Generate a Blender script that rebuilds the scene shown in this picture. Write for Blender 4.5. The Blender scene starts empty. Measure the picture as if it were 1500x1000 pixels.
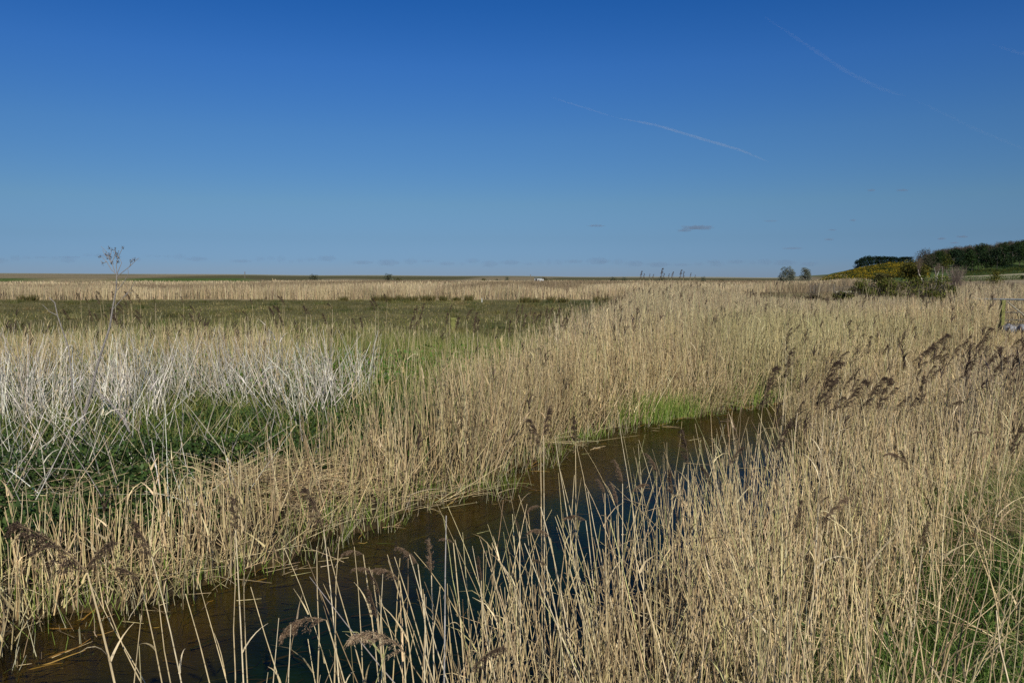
import bpy, math, random
import numpy as np
from mathutils import Vector, Matrix
C = bpy.context.scene
COL = C.collection
rng = np.random.default_rng(11)
random.seed(5)
PI = math.pi

# ------------------------------------------------------------------ camera
CAMH = 3.2
F = 1167.0                 # focal length in pixels of the 1500 px wide photograph
HZ = 408.0                 # its horizon row
cam_d = bpy.data.cameras.new('camera')
cam_d.lens = 28.0; cam_d.sensor_width = 36.0
cam_d.clip_start = 0.05; cam_d.clip_end = 40000
cam = bpy.data.objects.new('camera', cam_d); COL.objects.link(cam)
cam.location = (0, 0, CAMH)
PITCH = math.atan((500 - HZ) / F)
cam.rotation_euler = (PI / 2 - PITCH, 0, 0)
C.camera = cam

# ------------------------------------------------------------------ sky and sun
SUN_EL = math.radians(36)
SUN_AZ = math.atan2(0.26, -0.965)      # direction towards the sun, measured from +Y to +X
sun_dir = Vector((math.sin(SUN_AZ) * math.cos(SUN_EL), math.cos(SUN_AZ) * math.cos(SUN_EL), math.sin(SUN_EL)))
w = bpy.data.worlds.new('World'); C.world = w; w.use_nodes = True
nt = w.node_tree; nt.nodes.clear()
out = nt.nodes.new('ShaderNodeOutputWorld'); bg = nt.nodes.new('ShaderNodeBackground')
sky = nt.nodes.new('ShaderNodeTexSky'); sky.sky_type = 'NISHITA'; sky.sun_disc = False
sky.sun_elevation = SUN_EL; sky.sun_rotation = SUN_AZ
sky.altitude = 0; sky.air_density = 1.0; sky.dust_density = 0.15; sky.ozone_density = 4.0
hs = nt.nodes.new('ShaderNodeHueSaturation'); hs.inputs['Saturation'].default_value = 1.12
gm = nt.nodes.new('ShaderNodeGamma'); gm.inputs['Gamma'].default_value = 1.25
nt.links.new(sky.outputs[0], gm.inputs[0]); nt.links.new(gm.outputs[0], hs.inputs['Color'])
# deeper, polarised-looking blue towards the top and a blue instead of a yellow horizon
geo = nt.nodes.new('ShaderNodeTexCoord'); spz = nt.nodes.new('ShaderNodeSeparateXYZ'); rmp = nt.nodes.new('ShaderNodeValToRGB'); mul = nt.nodes.new('ShaderNodeMix')
mul.data_type = 'RGBA'; mul.blend_type = 'MULTIPLY'; mul.inputs[0].default_value = 1
nt.links.new(geo.outputs['Generated'], spz.inputs[0]); nt.links.new(spz.outputs[2], rmp.inputs[0])
def _l(v): v /= 255; return v / 12.92 if v < .04045 else ((v + .055) / 1.055) ** 2.4
_st = [((750, 405), (120, 151, 182), (212, 222, 192)), ((750, 380), (115, 149, 181), (209, 221, 197)), ((750, 350), (110, 148, 181), (188, 218, 214)), ((750, 300), (102, 146, 182), (150, 195, 219)), ((750, 200), (74, 126, 183), (103, 154, 202)), ((750, 100), (53, 107, 178), (79, 127, 181)), ((750, 5), (34, 90, 163), (65, 110, 164))]
cr = rmp.color_ramp
while len(cr.elements) < len(_st): cr.elements.new(.5)
for e, (p_, tgt, act) in zip(cr.elements, _st):
    a_ = (500 - p_[1]) / F; z_ = -math.sin(PITCH) + a_ * math.cos(PITCH); e.position = max(0, z_ / math.sqrt(1 + a_ * a_))
    e.color = (*[_l(t_) / _l(c_) for t_, c_ in zip(tgt, act)], 1)
nt.links.new(hs.outputs[0], mul.inputs[6]); nt.links.new(rmp.outputs[0], mul.inputs[7])
nt.links.new(mul.outputs[2], bg.inputs[0]); bg.inputs[1].default_value = 0.05
nt.links.new(bg.outputs[0], out.inputs[0])
sl = bpy.data.lights.new('sun', 'SUN'); sl.energy = 4.6; sl.angle = math.radians(0.5); sl.color = (1.0, 0.95, 0.86)
sl.color = (1.0, .955, .83); so = bpy.data.objects.new('sun', sl); COL.objects.link(so)
so.rotation_euler = (-sun_dir).to_track_quat('-Z', 'Y').to_euler()
so.location = (0, 0, 50)
C.view_settings.view_transform = 'Standard'; C.view_settings.look = 'None'
C.view_settings.exposure = 0.0; C.view_settings.gamma = 1
C.render.engine = 'CYCLES'
C.cycles.max_bounces = 6; C.cycles.transparent_max_bounces = 16; C.cycles.diffuse_bounces = 3
C.cycles.volume_bounces = 0
C.cycles.use_denoising = False; C.cycles.sample_clamp_indirect = 3; C.cycles.sample_clamp_direct = 5

# ------------------------------------------------------------------ helpers
def pix(px, py, z=0.0):
    """photo pixel -> the world point at height z on its line of sight"""
    a = (500 - py) / F; b = (px - 750) / F
    cp, sp = math.cos(PITCH), math.sin(PITCH)
    d = (b, cp + a * sp, -sp + a * cp)
    t = (z - CAMH) / d[2]
    return (d[0] * t, d[1] * t)
def pixd(px, py, dist):
    """photo pixel -> the world point at forward distance dist"""
    a = (500 - py) / F; b = (px - 750) / F
    cp, sp = math.cos(PITCH), math.sin(PITCH)
    d = Vector((b, cp + a * sp, -sp + a * cp))
    return Vector((0, 0, CAMH)) + d * (dist / d.y)
def sm(x, a, b):
    t = np.clip((np.asarray(x, float) - a) / (b - a), 0, 1)
    return t * t * (3 - 2 * t)
def vnoise(x, y, s, seed=0):
    """smooth value noise, 0..1"""
    x = np.asarray(x, float) / s; y = np.asarray(y, float) / s
    xi = np.floor(x).astype(np.int64); yi = np.floor(y).astype(np.int64)
    fx = x - xi; fy = y - yi; fx = fx * fx * (3 - 2 * fx); fy = fy * fy * (3 - 2 * fy)
    def h(i, j):
        n = (i * 374761393 + j * 668265263 + seed * 1442695041) & 0xffffffff
        n = ((n ^ (n >> 13)) * 1274126177) & 0xffffffff
        return ((n ^ (n >> 16)) & 0xffff) / 65535.0
    return (h(xi, yi) * (1 - fx) + h(xi + 1, yi) * fx) * (1 - fy) + (h(xi, yi + 1) * (1 - fx) + h(xi + 1, yi + 1) * fx) * fy

def mesh_np(name, V, Q, col=None, smooth=True):
    """V (n,3), Q (m,k) faces of k corners; col (n,4)"""
    me = bpy.data.meshes.new(name)
    V = np.ascontiguousarray(V, np.float32); Q = np.ascontiguousarray(Q, np.int32)
    k = Q.shape[1]
    me.vertices.add(len(V)); me.vertices.foreach_set('co', V.ravel())
    me.loops.add(Q.size); me.loops.foreach_set('vertex_index', Q.ravel())
    me.polygons.add(len(Q))
    me.polygons.foreach_set('loop_start', np.arange(0, Q.size, k, dtype=np.int32))
    me.polygons.foreach_set('use_smooth', np.full(len(Q), smooth, bool))
    me.update(calc_edges=True)
    if col is not None:
        at = me.color_attributes.new('Col', 'FLOAT_COLOR', 'POINT')
        at.data.foreach_set('color', np.ascontiguousarray(col, np.float32).ravel())
    return me
def obj(name, me, m, parent=None):
    o = bpy.data.objects.new(name, me); COL.objects.link(o)
    if m is not None and not me.materials: me.materials.append(m)
    if parent is not None: o.parent = parent
    return o
def tag(o, label=None, cat=None, group=None, kind=None):
    if label: o['label'] = label
    if cat: o['category'] = cat
    if group: o['group'] = group
    if kind: o['kind'] = kind
    return o
def thing(name, loc, label, cat, group=None, rz=0):
    o = bpy.data.objects.new(name, None); COL.objects.link(o)
    o.location = loc; o.rotation_euler = (0, 0, rz); o.empty_display_size = .2
    return tag(o, label, cat, group)

def strands(base, h, az, lean, bend, r0, r1, segs, sides, col, wig=0.0, phi=None):
    """many stems at once. returns V, Q, col4. alpha = metres along the stem + offset"""
    n = len(base)
    t = np.linspace(0, 1, segs + 1)
    ang = lean[:, None] + bend[:, None] * t[None, :] ** 1.5
    mid = (ang[:, 1:] + ang[:, :-1]) / 2
    ds = (h / segs)[:, None]
    hor = np.concatenate([np.zeros((n, 1)), np.cumsum(np.sin(mid) * ds, 1)], 1)
    ver = np.concatenate([np.zeros((n, 1)), np.cumsum(np.cos(mid) * ds, 1)], 1)
    ca, sa = np.cos(az)[:, None], np.sin(az)[:, None]
    P = np.stack([base[:, 0:1] + hor * ca, base[:, 1:2] + hor * sa, base[:, 2:3] + ver], 2)
    if wig:
        wv = rng.normal(0, wig, (n, segs + 1, 2)) * t[None, :, None]; P[:, :, :2] += wv
    u = np.stack([-sa * np.ones_like(ang), ca * np.ones_like(ang), np.zeros_like(ang)], 2)
    v = np.stack([np.cos(ang) * ca, np.cos(ang) * sa, -np.sin(ang)], 2)
    r = (r0[:, None] * (1 - t) + r1[:, None] * t)[:, :, None]
    if phi is None: phi = rng.uniform(0, 2 * PI, n)
    rings = []
    if sides == 2:
        d = (np.cos(phi)[:, None, None] * u + np.sin(phi)[:, None, None] * v) * r
        rings = [P - d, P + d]
    else:
        for k in range(sides):
            f = phi + 2 * PI * k / sides
            rings.append(P + (np.cos(f)[:, None, None] * u + np.sin(f)[:, None, None] * v) * r)
    V = np.stack(rings, 2)                      # n, segs+1, sides, 3
    idx = np.arange(n * (segs + 1) * sides).reshape(n, segs + 1, sides)
    qs = []
    for k in range(1 if sides == 2 else sides):
        k2 = (k + 1) % sides
        qs.append(np.stack([idx[:, :-1, k], idx[:, :-1, k2], idx[:, 1:, k2], idx[:, 1:, k]], 2).reshape(-1, 4))
    Q = np.concatenate(qs)
    a = (t[None, :] * h[:, None] + rng.uniform(0, 5, n)[:, None])
    if col.ndim == 2: cc = np.repeat(col[:, None, :], segs + 1, 1)
    else: cc = col
    c4 = np.concatenate([cc, a[:, :, None]], 2)
    c4 = np.repeat(c4[:, :, None, :], sides, 2).reshape(-1, 4)
    return V.reshape(-1, 3), Q, c4
class Acc:
    def __init__(s): s.V = []; s.Q = []; s.c = []; s.n = 0
    def add(s, t):
        V, Q, c = t; s.V.append(V); s.Q.append(Q + s.n); s.c.append(c); s.n += len(V)
    def mesh(s, name, smooth=True):
        return mesh_np(name, np.concatenate(s.V), np.concatenate(s.Q), np.concatenate(s.c), smooth)

def vcol(base, n, var=.12, hue=.05):
    b = np.array(base, float)[None, :] * (1 + rng.normal(0, var, (n, 1)))
    return np.clip(b * (1 + rng.normal(0, hue, (n, 3))), 0.004, .9)
def pick(cols, probs, n, var=.12, hue=.04):
    i = rng.choice(len(cols), n, p=np.array(probs) / sum(probs))
    return np.clip(np.array(cols)[i] * (1 + rng.normal(0, var, (n, 1))) * (1 + rng.normal(0, hue, (n, 3))), .004, .9)

# ------------------------------------------------------------------ materials
def new_mat(name, rough=.65, spec=.3):
    m = bpy.data.materials.new(name); m.use_nodes = True
    b = m.node_tree.nodes['Principled BSDF']
    b.inputs['Roughness'].default_value = rough; b.inputs['Specular IOR Level'].default_value = spec
    return m, m.node_tree, b
def attr_mat(name, rough=.65, spec=.3, nodes=0.0, noise=0.15, nscale=8.0, translucent=0.0, bump=0.0):
    m, t, b = new_mat(name, rough, spec)
    a = t.nodes.new('ShaderNodeAttribute'); a.attribute_name = 'Col'
    cur = a.outputs['Color']
    if noise:
        g = t.nodes.new('ShaderNodeNewGeometry'); nz = t.nodes.new('ShaderNodeTexNoise'); nz.inputs['Scale'].default_value = nscale
        nz.inputs['Detail'].default_value = 4
        t.links.new(g.outputs['Position'], nz.inputs['Vector'])
        mr = t.nodes.new('ShaderNodeMapRange'); mr.inputs[1].default_value = .3; mr.inputs[2].default_value = .7
        mr.inputs[3].default_value = 1 - noise; mr.inputs[4].default_value = 1 + noise
        t.links.new(nz.outputs['Fac'], mr.inputs[0])
        mx = t.nodes.new('ShaderNodeVectorMath'); mx.operation = 'SCALE'
        t.links.new(cur, mx.inputs[0]); t.links.new(mr.outputs[0], mx.inputs['Scale']); cur = mx.outputs[0]
        if bump:
            bp = t.nodes.new('ShaderNodeBump'); bp.inputs['Strength'].default_value = bump
            t.links.new(nz.outputs['Fac'], bp.inputs['Height']); t.links.new(bp.outputs[0], b.inputs['Normal'])
    if nodes:      # dark rings at the reed's nodes
        md = t.nodes.new('ShaderNodeMath'); md.operation = 'MODULO'; md.inputs[1].default_value = .19
        t.links.new(a.outputs['Alpha'], md.inputs[0])
        lt = t.nodes.new('ShaderNodeMath'); lt.operation = 'LESS_THAN'; lt.inputs[1].default_value = .009
        t.links.new(md.outputs[0], lt.inputs[0])
        m2 = t.nodes.new('ShaderNodeMath'); m2.operation = 'MULTIPLY'; m2.inputs[1].default_value = nodes
        t.links.new(lt.outputs[0], m2.inputs[0])
        mix = t.nodes.new('ShaderNodeMix'); mix.data_type = 'RGBA'
        t.links.new(m2.outputs[0], mix.inputs[0]); t.links.new(cur, mix.inputs[6]); mix.inputs[7].default_value = (.06, .045, .03, 1)
        cur = mix.outputs[2]
    t.links.new(cur, b.inputs['Base Color'])
    if translucent:
        tr = t.nodes.new('ShaderNodeBsdfTranslucent'); t.links.new(cur, tr.inputs[0])
        ms = t.nodes.new('ShaderNodeMixShader'); ms.inputs[0].default_value = translucent
        o = t.nodes['Material Output']
        t.links.new(b.outputs[0], ms.inputs[1]); t.links.new(tr.outputs[0], ms.inputs[2]); t.links.new(ms.outputs[0], o.inputs[0])
    return m
def flat_mat(name, c, rough=.7, noise=.2, nscale=20, bump=.2):
    m, t, b = new_mat(name, rough)
    tc = t.nodes.new('ShaderNodeTexCoord'); nz = t.nodes.new('ShaderNodeTexNoise'); nz.inputs['Scale'].default_value = nscale; nz.inputs['Detail'].default_value = 5
    t.links.new(tc.outputs['Object'], nz.inputs['Vector'])
    r = t.nodes.new('ShaderNodeValToRGB')
    r.color_ramp.elements[0].position = .3; r.color_ramp.elements[1].position = .7
    r.color_ramp.elements[0].color = (*[x * (1 - noise) for x in c], 1); r.color_ramp.elements[1].color = (*[min(1, x * (1 + noise)) for x in c], 1)
    t.links.new(nz.outputs['Fac'], r.inputs[0]); t.links.new(r.outputs[0], b.inputs['Base Color'])
    bp = t.nodes.new('ShaderNodeBump'); bp.inputs['Strength'].default_value = bump
    t.links.new(nz.outputs['Fac'], bp.inputs['Height']); t.links.new(bp.outputs[0], b.inputs['Normal'])
    return m
M_reed = attr_mat('reed_stems', .55, .35, nodes=.45, noise=.3, nscale=14)
M_bed = attr_mat('reed_stems_bed', .6, .3, noise=.12, nscale=2.0)
M_far = attr_mat('reed_bed', .7, .2, noise=.15, nscale=.5)
M_grass = attr_mat('grass_blades', .55, .3, noise=.15, nscale=3, translucent=.25)
M_leaf = attr_mat('leaves', .6, .25, noise=.15, nscale=3, translucent=.2)
M_plume = attr_mat('reed_plumes', .9, .05, noise=.25, nscale=40, translucent=.3)
M_ground = attr_mat('marsh_soil', .95, .05, noise=.45, nscale=1.7, bump=.4)
M_tree = attr_mat('tree_foliage', .75, .1, noise=.2, nscale=.6, translucent=.12)
M_bark = flat_mat('bark', (.12, .10, .08)); M_pale_bark = flat_mat('pale_bark', (.42, .38, .32))
M_dead = flat_mat('weathered_stem', (.22, .195, .175), .7, .3, 30)

# ------------------------------------------------------------------ the ditch banks, in plan
def sd_line(P, x, y):
    """signed distance to an open polyline, + on its left hand"""
    P = np.array(P); x = np.asarray(x, float); y = np.asarray(y, float)
    best = np.full(x.shape, 1e9); sg = np.ones(x.shape)
    for i in range(len(P) - 1):
        a, b = P[i], P[i + 1]; d = b - a; L2 = d @ d
        t = ((x - a[0]) * d[0] + (y - a[1]) * d[1]) / L2
        lo = 0 if i else -1e6; hi = 1 if i < len(P) - 2 else 1e6
        t = np.clip(t, lo, hi)
        qx = x - (a[0] + d[0] * t); qy = y - (a[1] + d[1] * t)
        D = np.hypot(qx, qy); s = np.sign(d[0] * qy - d[1] * qx)
        k = D < best; best = np.where(k, D, best); sg = np.where(k, s, sg)
    return best * sg
LB = [(-14, 2.2), (-8, 4.9)] + [pix(a, b) for a, b in ((0, 955), (130, 898), (330, 850), (455, 795), (560, 755), (700, 722), (800, 675), (850, 642), (930, 624), (1020, 608), (1130, 594))] + [(10, 21), (22, 23.5), (60, 26)]
RB = [(-3.0, .6), (-.85, 4.4), (.85, 6.9), (2.35, 9), (4.1, 11), (5.9, 13.3), (8.3, 16), (13, 18), (24, 20), (60, 22)]
def sdL(x, y):
    s = sd_line(LB, x, y)
    return s + (vnoise(x, y, .9, 3) - .5) * .7
def sdR(x, y): return -sd_line(RB, x, y) + (vnoise(x, y, .8, 4) - .5) * .5
A_K = [.0, .385, .41, .44, .47, .52, .58, .643, .8, 1.2]; A_V = [0, 1.5, 5.5, 10.5, 13.5, 14.5, 17, 21.5, 27, 30]
Y_K = [0, 160, 200, 300, 380, 450, 520, 600, 700, 1100]; Y_V = [0, 0, .05, .16, .28, .42, .75, 1, 1.2, 1.3]
def gz(x, y):
    x = np.asarray(x, float); y = np.asarray(y, float)
    l = sdL(x, y); r = sdR(x, y); inn = -np.maximum(l, r)
    z = np.where(inn > 0, -.04 - .75 * sm(inn, 0, 1.9), 0.0)
    land = .02 + .3 * sm(np.maximum(l, r), 0, 2.5)
    z = np.where(inn > 0, z, land)
    z = z + .75 * sm(r, .8, 4.2) * (1 - sm(y, 9, 14)) * (x > -3)          # bank on the camera's side
    z = z + .55 * sm(x, 3, 14) * sm(y, 22, 34) * (1 - sm(y, 70, 90))    # drier ground under the tall reeds
    z = z + np.where(y < 45, .08 * (vnoise(x, y, 1.1, 5) - .5) * (inn < 0), 0)
    a = x / np.maximum(y, 1)
    rr = np.interp(a, [-.9, -.64, -.3, 0, .3, .385, .45], [8.6, 7.6, 6.2, 5.0, 3.9, 3.6, 2])
    z = z + (rr + .8 * (vnoise(x, y, 60, 8) - .5)) * sm(y, 560, 700) * (1 - sm(a, .385, .45)) * (y > 300)
    z = z + 3.0 * sm(y, 330, 352) * (1 - sm(y, 358, 400)) * (1 - sm(a, -.33, -.28))   # grassy sea bank at the left
    H = np.interp(a, A_K, A_V) * np.interp(y, Y_K, Y_V) + 2 * (vnoise(x, y, 45, 9) - .5) * sm(y, 350, 500)
    z = z + H * (y > 100) * (a > .3) * sm(a, .37, .40)
    return z

xs = np.unique(np.round(np.concatenate([-np.geomspace(16, 6000, 60), np.arange(-16, 26, .22), np.geomspace(26, 120, 24), np.arange(130, 760, 11), np.geomspace(780, 7000, 12)]), 3))
ys = np.unique(np.round(np.concatenate([[-60, -20, -8, -3], np.arange(0, 34, .22), np.geomspace(34, 120, 30), np.arange(128, 330, 10), np.arange(330, 410, 5), np.arange(420, 1100, 13), np.geomspace(1120, 9000, 10)]), 3))
X, Y = np.meshgrid(xs, ys); Z = gz(X, Y)
nx, ny = len(xs), len(ys)
ii = np.arange(nx * ny).reshape(ny, nx)
Q = np.stack([ii[:-1, :-1], ii[:-1, 1:], ii[1:, 1:], ii[1:, :-1]], 2).reshape(-1, 4)
gl = sdL(X, Y); gr = sdR(X, Y); a = X / np.maximum(Y, 1)
G = np.zeros((ny, nx, 4)); G[..., 3] = 1
def paint(mask, c): 
    mask = np.clip(mask, 0, 1)[..., None]; G[..., :3] = G[..., :3] * (1 - mask) + np.array(c) * mask
G[..., :3] = (.055, .042, .024)
paint(sm(gl, 1.2, 2) * (X < -.8) * (Y < 17), (.018, .026, .008))
paint(sm(gl, 4, 7) * (vnoise(X, Y, 2.5, 21) > .3), (.035, .055, .015))
paint(sm(Y, 33, 38) * (1 - sm(X, 2, 12)), (.11, .10, .035))
paint(sm(Y, 33, 38) * (1 - sm(X, 2, 12)) * sm(vnoise(X, Y * .25, 6, 22), .45, .8) * .6, (.10, .09, .035))
paint(sm(a, .13, .2) * sm(Y, 60, 75), (.21, .16, .085))
paint(sm(Y, 36, 40) * (a < .15) * (Y < 104) * sm(vnoise(X * .5, Y, 7, 121), .55, .75) * .6, (.17, .14, .06))
paint(sm(Y, 104, 109) * (1 - sm(a, .26, .32)), (.30, .235, .135))
paint(sm(Y, 212, 216) * sm(a, .26, .32), (.28, .225, .14))
paint(sm(a, .3, .33) * sm(Y, 120, 125) * (1 - sm(Y, 140, 150)) * (1 - sm(a, .36, .38)), (.06, .10, .02))
paint(sm(Y, 150, 260) * sm(vnoise(X, Y * .3, 26, 23), .4, .6) * .7, (.17, .125, .07))
paint(sm(Y, 332, 340) * (1 - sm(Y, 395, 405)) * (1 - sm(a, -.33, -.28)), (.22, .18, .10))
paint(sm(Y, 332, 340) * (1 - sm(Y, 395, 405)) * np.clip(sm(a, -.50, -.47) * (1 - sm(a, -.33, -.30)) + (1 - sm(a, -.61, -.59)), 0, 1) * (.35 + .65 * sm(vnoise(X, Y * .2, 22, 29), .3, .6)), (.065, .10, .025))
paint(sm(Y, 480, 560) * (1 - sm(a, .37, .38)), (.20, .165, .10))
paint(sm(Y, 480, 560) * (1 - sm(a, .37, .38)) * sm(vnoise(X * .6, Y, 40, 131), .45, .62), (.09, .085, .04))
paint(sm(Y, 660, 690) * (1 - sm(a, .37, .38)), (.29, .285, .20))
paint(sm(a, .385, .395) * sm(Y, 250, 300), (.07, .10, .03))
paint(sm(a, .53, .54) * sm(Y, 285, 300) * (1 - sm(Y, 352, 360)), (.34, .30, .19))
wet = np.maximum(gl, gr)
paint((wet < .15) * 1.0, (.05, .035, .015))
paint((wet < -.1) * 1.0, (.035, .08, .03))
paint((wet < -.1) * (1 - sm(-gl + .8 * (vnoise(X, Y, 1.0, 25) - .5), .35, 1.15)) * (.45 + .55 * vnoise(X, Y, .5, 24)), (.27, .135, .02))                # brown weedy shelf along the far bank

paint((gr > .8) * (Y < 12) * (X > 0) * .8, (.05, .055, .02))
ground = obj('ground', mesh_np('ground', np.stack([X, Y, Z], 2).reshape(-1, 3), Q, G.reshape(-1, 4)), M_ground)
tag(ground, kind='structure')

# water
mw = bpy.data.materials.new('ditch_water'); mw.use_nodes = True; t = mw.node_tree; t.nodes.clear()
o_ = t.nodes.new('ShaderNodeOutputMaterial'); tr = t.nodes.new('ShaderNodeBsdfTransparent'); gl_ = t.nodes.new('ShaderNodeBsdfGlossy')
tr.inputs[0].default_value = (.46, .47, .30, 1); gl_.inputs['Roughness'].default_value = .03
fr = t.nodes.new('ShaderNodeFresnel'); fr.inputs[0].default_value = 1.33; ms = t.nodes.new('ShaderNodeMixShader')
g = t.nodes.new('ShaderNodeNewGeometry'); nz = t.nodes.new('ShaderNodeTexNoise'); nz.inputs['Scale'].default_value = 9; nz.inputs['Detail'].default_value = 3
mp = t.nodes.new('ShaderNodeMapping'); mp.inputs['Scale'].default_value = (1, 2.6, 1)
t.links.new(g.outputs['Position'], mp.inputs[0]); t.links.new(mp.outputs[0], nz.inputs['Vector'])
bp = t.nodes.new('ShaderNodeBump'); bp.inputs['Strength'].default_value = .14; bp.inputs['Distance'].default_value = .02
t.links.new(nz.outputs['Fac'], bp.inputs['Height']); t.links.new(bp.outputs[0], gl_.inputs['Normal']); t.links.new(bp.outputs[0], fr.inputs['Normal'])
fm = t.nodes.new('ShaderNodeMath'); fm.operation = 'MULTIPLY'; fm.inputs[1].default_value = .5; t.links.new(fr.outputs[0], fm.inputs[0]); t.links.new(fm.outputs[0], ms.inputs[0]); t.links.new(tr.outputs[0], ms.inputs[1]); t.links.new(gl_.outputs[0], ms.inputs[2]); t.links.new(ms.outputs[0], o_.inputs[0])
wv = np.array([(-40, -20, 0), (60, -20, 0), (60, 30, 0), (-40, 30, 0)], float)
gx = np.linspace(-30, 62, 93); gy = np.linspace(-8, 28, 37); WX, WY = np.meshgrid(gx, gy)
wi = np.arange(WX.size).reshape(WX.shape)
WQ = np.stack([wi[:-1, :-1], wi[:-1, 1:], wi[1:, 1:], wi[1:, :-1]], 2).reshape(-1, 4)
cx = (WX[:-1, :-1] + .5).ravel(); cy = (WY[:-1, :-1] + .5).ravel()
keep = np.maximum(sdL(cx, cy), sdR(cx, cy)) < 1.5
WQ = WQ[keep]; used = np.unique(WQ); rem = -np.ones(WX.size, int); rem[used] = np.arange(len(used))
wm = mesh_np('water', np.stack([WX, WY, 0 * WX], 2).reshape(-1, 3)[used], rem[WQ])
tag(obj('water', wm, mw), kind='structure')

# ------------------------------------------------------------------ scattering
def scatter(x0, x1, y0, y1, dens, prob):
    n = rng.poisson((x1 - x0) * (y1 - y0) * dens)
    x = rng.uniform(x0, x1, n); y = rng.uniform(y0, y1, n)
    k = (rng.random(n) < prob(x, y)) & (np.abs(x) < .70 * y + 2.2)
    return x[k], y[k]
def wind(n, mean=1.0, spread=2.2): return rng.normal(mean, spread, n)
TAN = [(.61, .465, .245), (.51, .385, .20), (.68, .55, .32), (.31, .225, .12), (.46, .42, .18)]
TP = [.32, .23, .18, .19, .08]
GREY = [(.60, .545, .44), (.40, .36, .295), (.70, .645, .54)]
LIM_X = [0, 650, 750, 850, 905, 935, 1020, 1060, 1110, 1230, 1260, 1390, 1410, 1600]; LIM_Y = [482, 476, 463, 446, 436, 410, 412, 424, 432, 440, 432, 436, 413, 413]
def reedset(acc, x, y, h, r, segs, sides, cols=TAN, probs=TP, leanm=.10, broken=.1, leaf=.6, zoff=-.03, plume=0.0, pacc=None, wig=.006):
    n = len(x)
    if n == 0: return
    z = gz(x, y) + zoff
    see = CAMH - (485 - HZ) / F * y; k_ = (x / y > .605) & (x / y < .72) & (y > 17) & (y < 32.2)      # cut low before the footbridge
    h = np.where(k_, np.minimum(h, np.maximum(see - z, .25) * rng.uniform(.7, 1.08, n)), h)
    # farther than 20 m the bed thins and drops where the field, the brown heath and the brambles show beyond
    lim = np.interp(x / y * F + 750, LIM_X, LIM_Y); top = (CAMH - (lim - HZ) / F * y - z) * rng.uniform(.66, 1.06, n)
    h = np.where((y > 20) & (rng.random(n) < np.where(x / y < .1, .88, np.where(x / y > .25, .99, .95))), np.minimum(h, np.maximum(top, .2)), h)
    # stems lean together in clumps
    ca = vnoise(x, y, .9, 31) * 4 * PI; cl = vnoise(x, y, .8, 32)
    az = ca + rng.normal(0, .9, n)
    lean = np.abs(rng.normal(0, leanm, n)) + leanm * 1.3 * cl
    br = rng.random(n) < broken
    lean = np.where(br, rng.uniform(.35, 1.35, n), lean); hh = h * np.where(br, rng.uniform(.45, .9, n), 1)
    bend = rng.normal(.08, .10, n)
    e = (np.abs(sdL(x, y)) < .55) & (y < 22) & (sdR(x, y) < -.5)          # stems at the water's edge splay outwards
    az = np.where(e, math.atan2(-.75, .5) + rng.normal(0, 1.0, n), az); lean = np.where(e, rng.uniform(.02, .65, n), lean)
    tone = (.78 + .36 * vnoise(x, y, 2.6, 35)) * (.88 + .24 * vnoise(x, y, .5, 36)); olive = (sm(vnoise(x, y, 3.5, 37), .5, .75) * (.24 if cols[0] != GREY[0] else 0) * (y > 13) * (sdR(x, y) < 0))[:, None]
    col = pick(cols, probs, n, .14, .03) * tone[:, None]; col = col * (1 - olive) + col.mean(1, keepdims=True) * np.array([.92, 1.1, .42]) * olive
    # the lowest part is greener / greyer sheath
    cc = np.repeat(col[:, None, :], segs + 1, 1); base = np.stack([x, y, z], 1)
    acc.add(strands(base, hh, az, lean, bend, r, r * .34, segs, sides, cc, wig))
    # dead leaves and sheaths standing off the stems
    for rep in range(2 if leaf < .8 else 3):
        k = rng.random(n) < leaf * (1, .5, .4)[rep]; m = k.sum()
        f = rng.uniform((.25, .1, .5)[rep], .97, m); hk = hh[k] * f; an = lean[k] + bend[k] * f * .4
        b2 = np.stack([x[k] + np.sin(an) * np.cos(az[k]) * hk, y[k] + np.sin(an) * np.sin(az[k]) * hk, z[k] + np.cos(an) * hk], 1)
        acc.add(strands(b2, rng.uniform(.12, .34, m), rng.uniform(0, 2 * PI, m), rng.uniform(.15, .8, m), rng.uniform(0, 1.6, m), r[k] * 1.2, r[k] * .1, 3, 2, col[k] * rng.uniform(.65, 1.0, (m, 1))))
    if plume and pacc is not None:
        k = (rng.random(n) < plume) & ~br; m = k.sum()
        if m:
            f = .97; hk = hh[k] * f; an = lean[k] + bend[k] * .35
            tip = np.stack([x[k] + np.sin(an) * np.cos(az[k]) * hk, y[k] + np.sin(an) * np.sin(az[k]) * hk, z[k] + np.cos(an) * hk], 1)
            # a mop of drooping side branches
            for q in range(9):
                L = rng.uniform(.12, .26, m); tb = tip.copy(); tb[:, 2] += rng.uniform(-.04, .2, m)
                a3 = wind(m, .5, .9)
                pacc.add(strands(tb - np.array([0, 0, .06]), L, a3, rng.uniform(.1, .5, m), rng.uniform(.3, 1.5, m), np.full(m, .010), np.full(m, .004), 3, 2, vcol((.085, .06, .045), m, .3)))

def stuff(name, acc, m, label, cat, smooth=True):
    o = obj(name, acc.mesh(name, smooth), m)
    return tag(o, label, cat, None, 'stuff')

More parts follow.
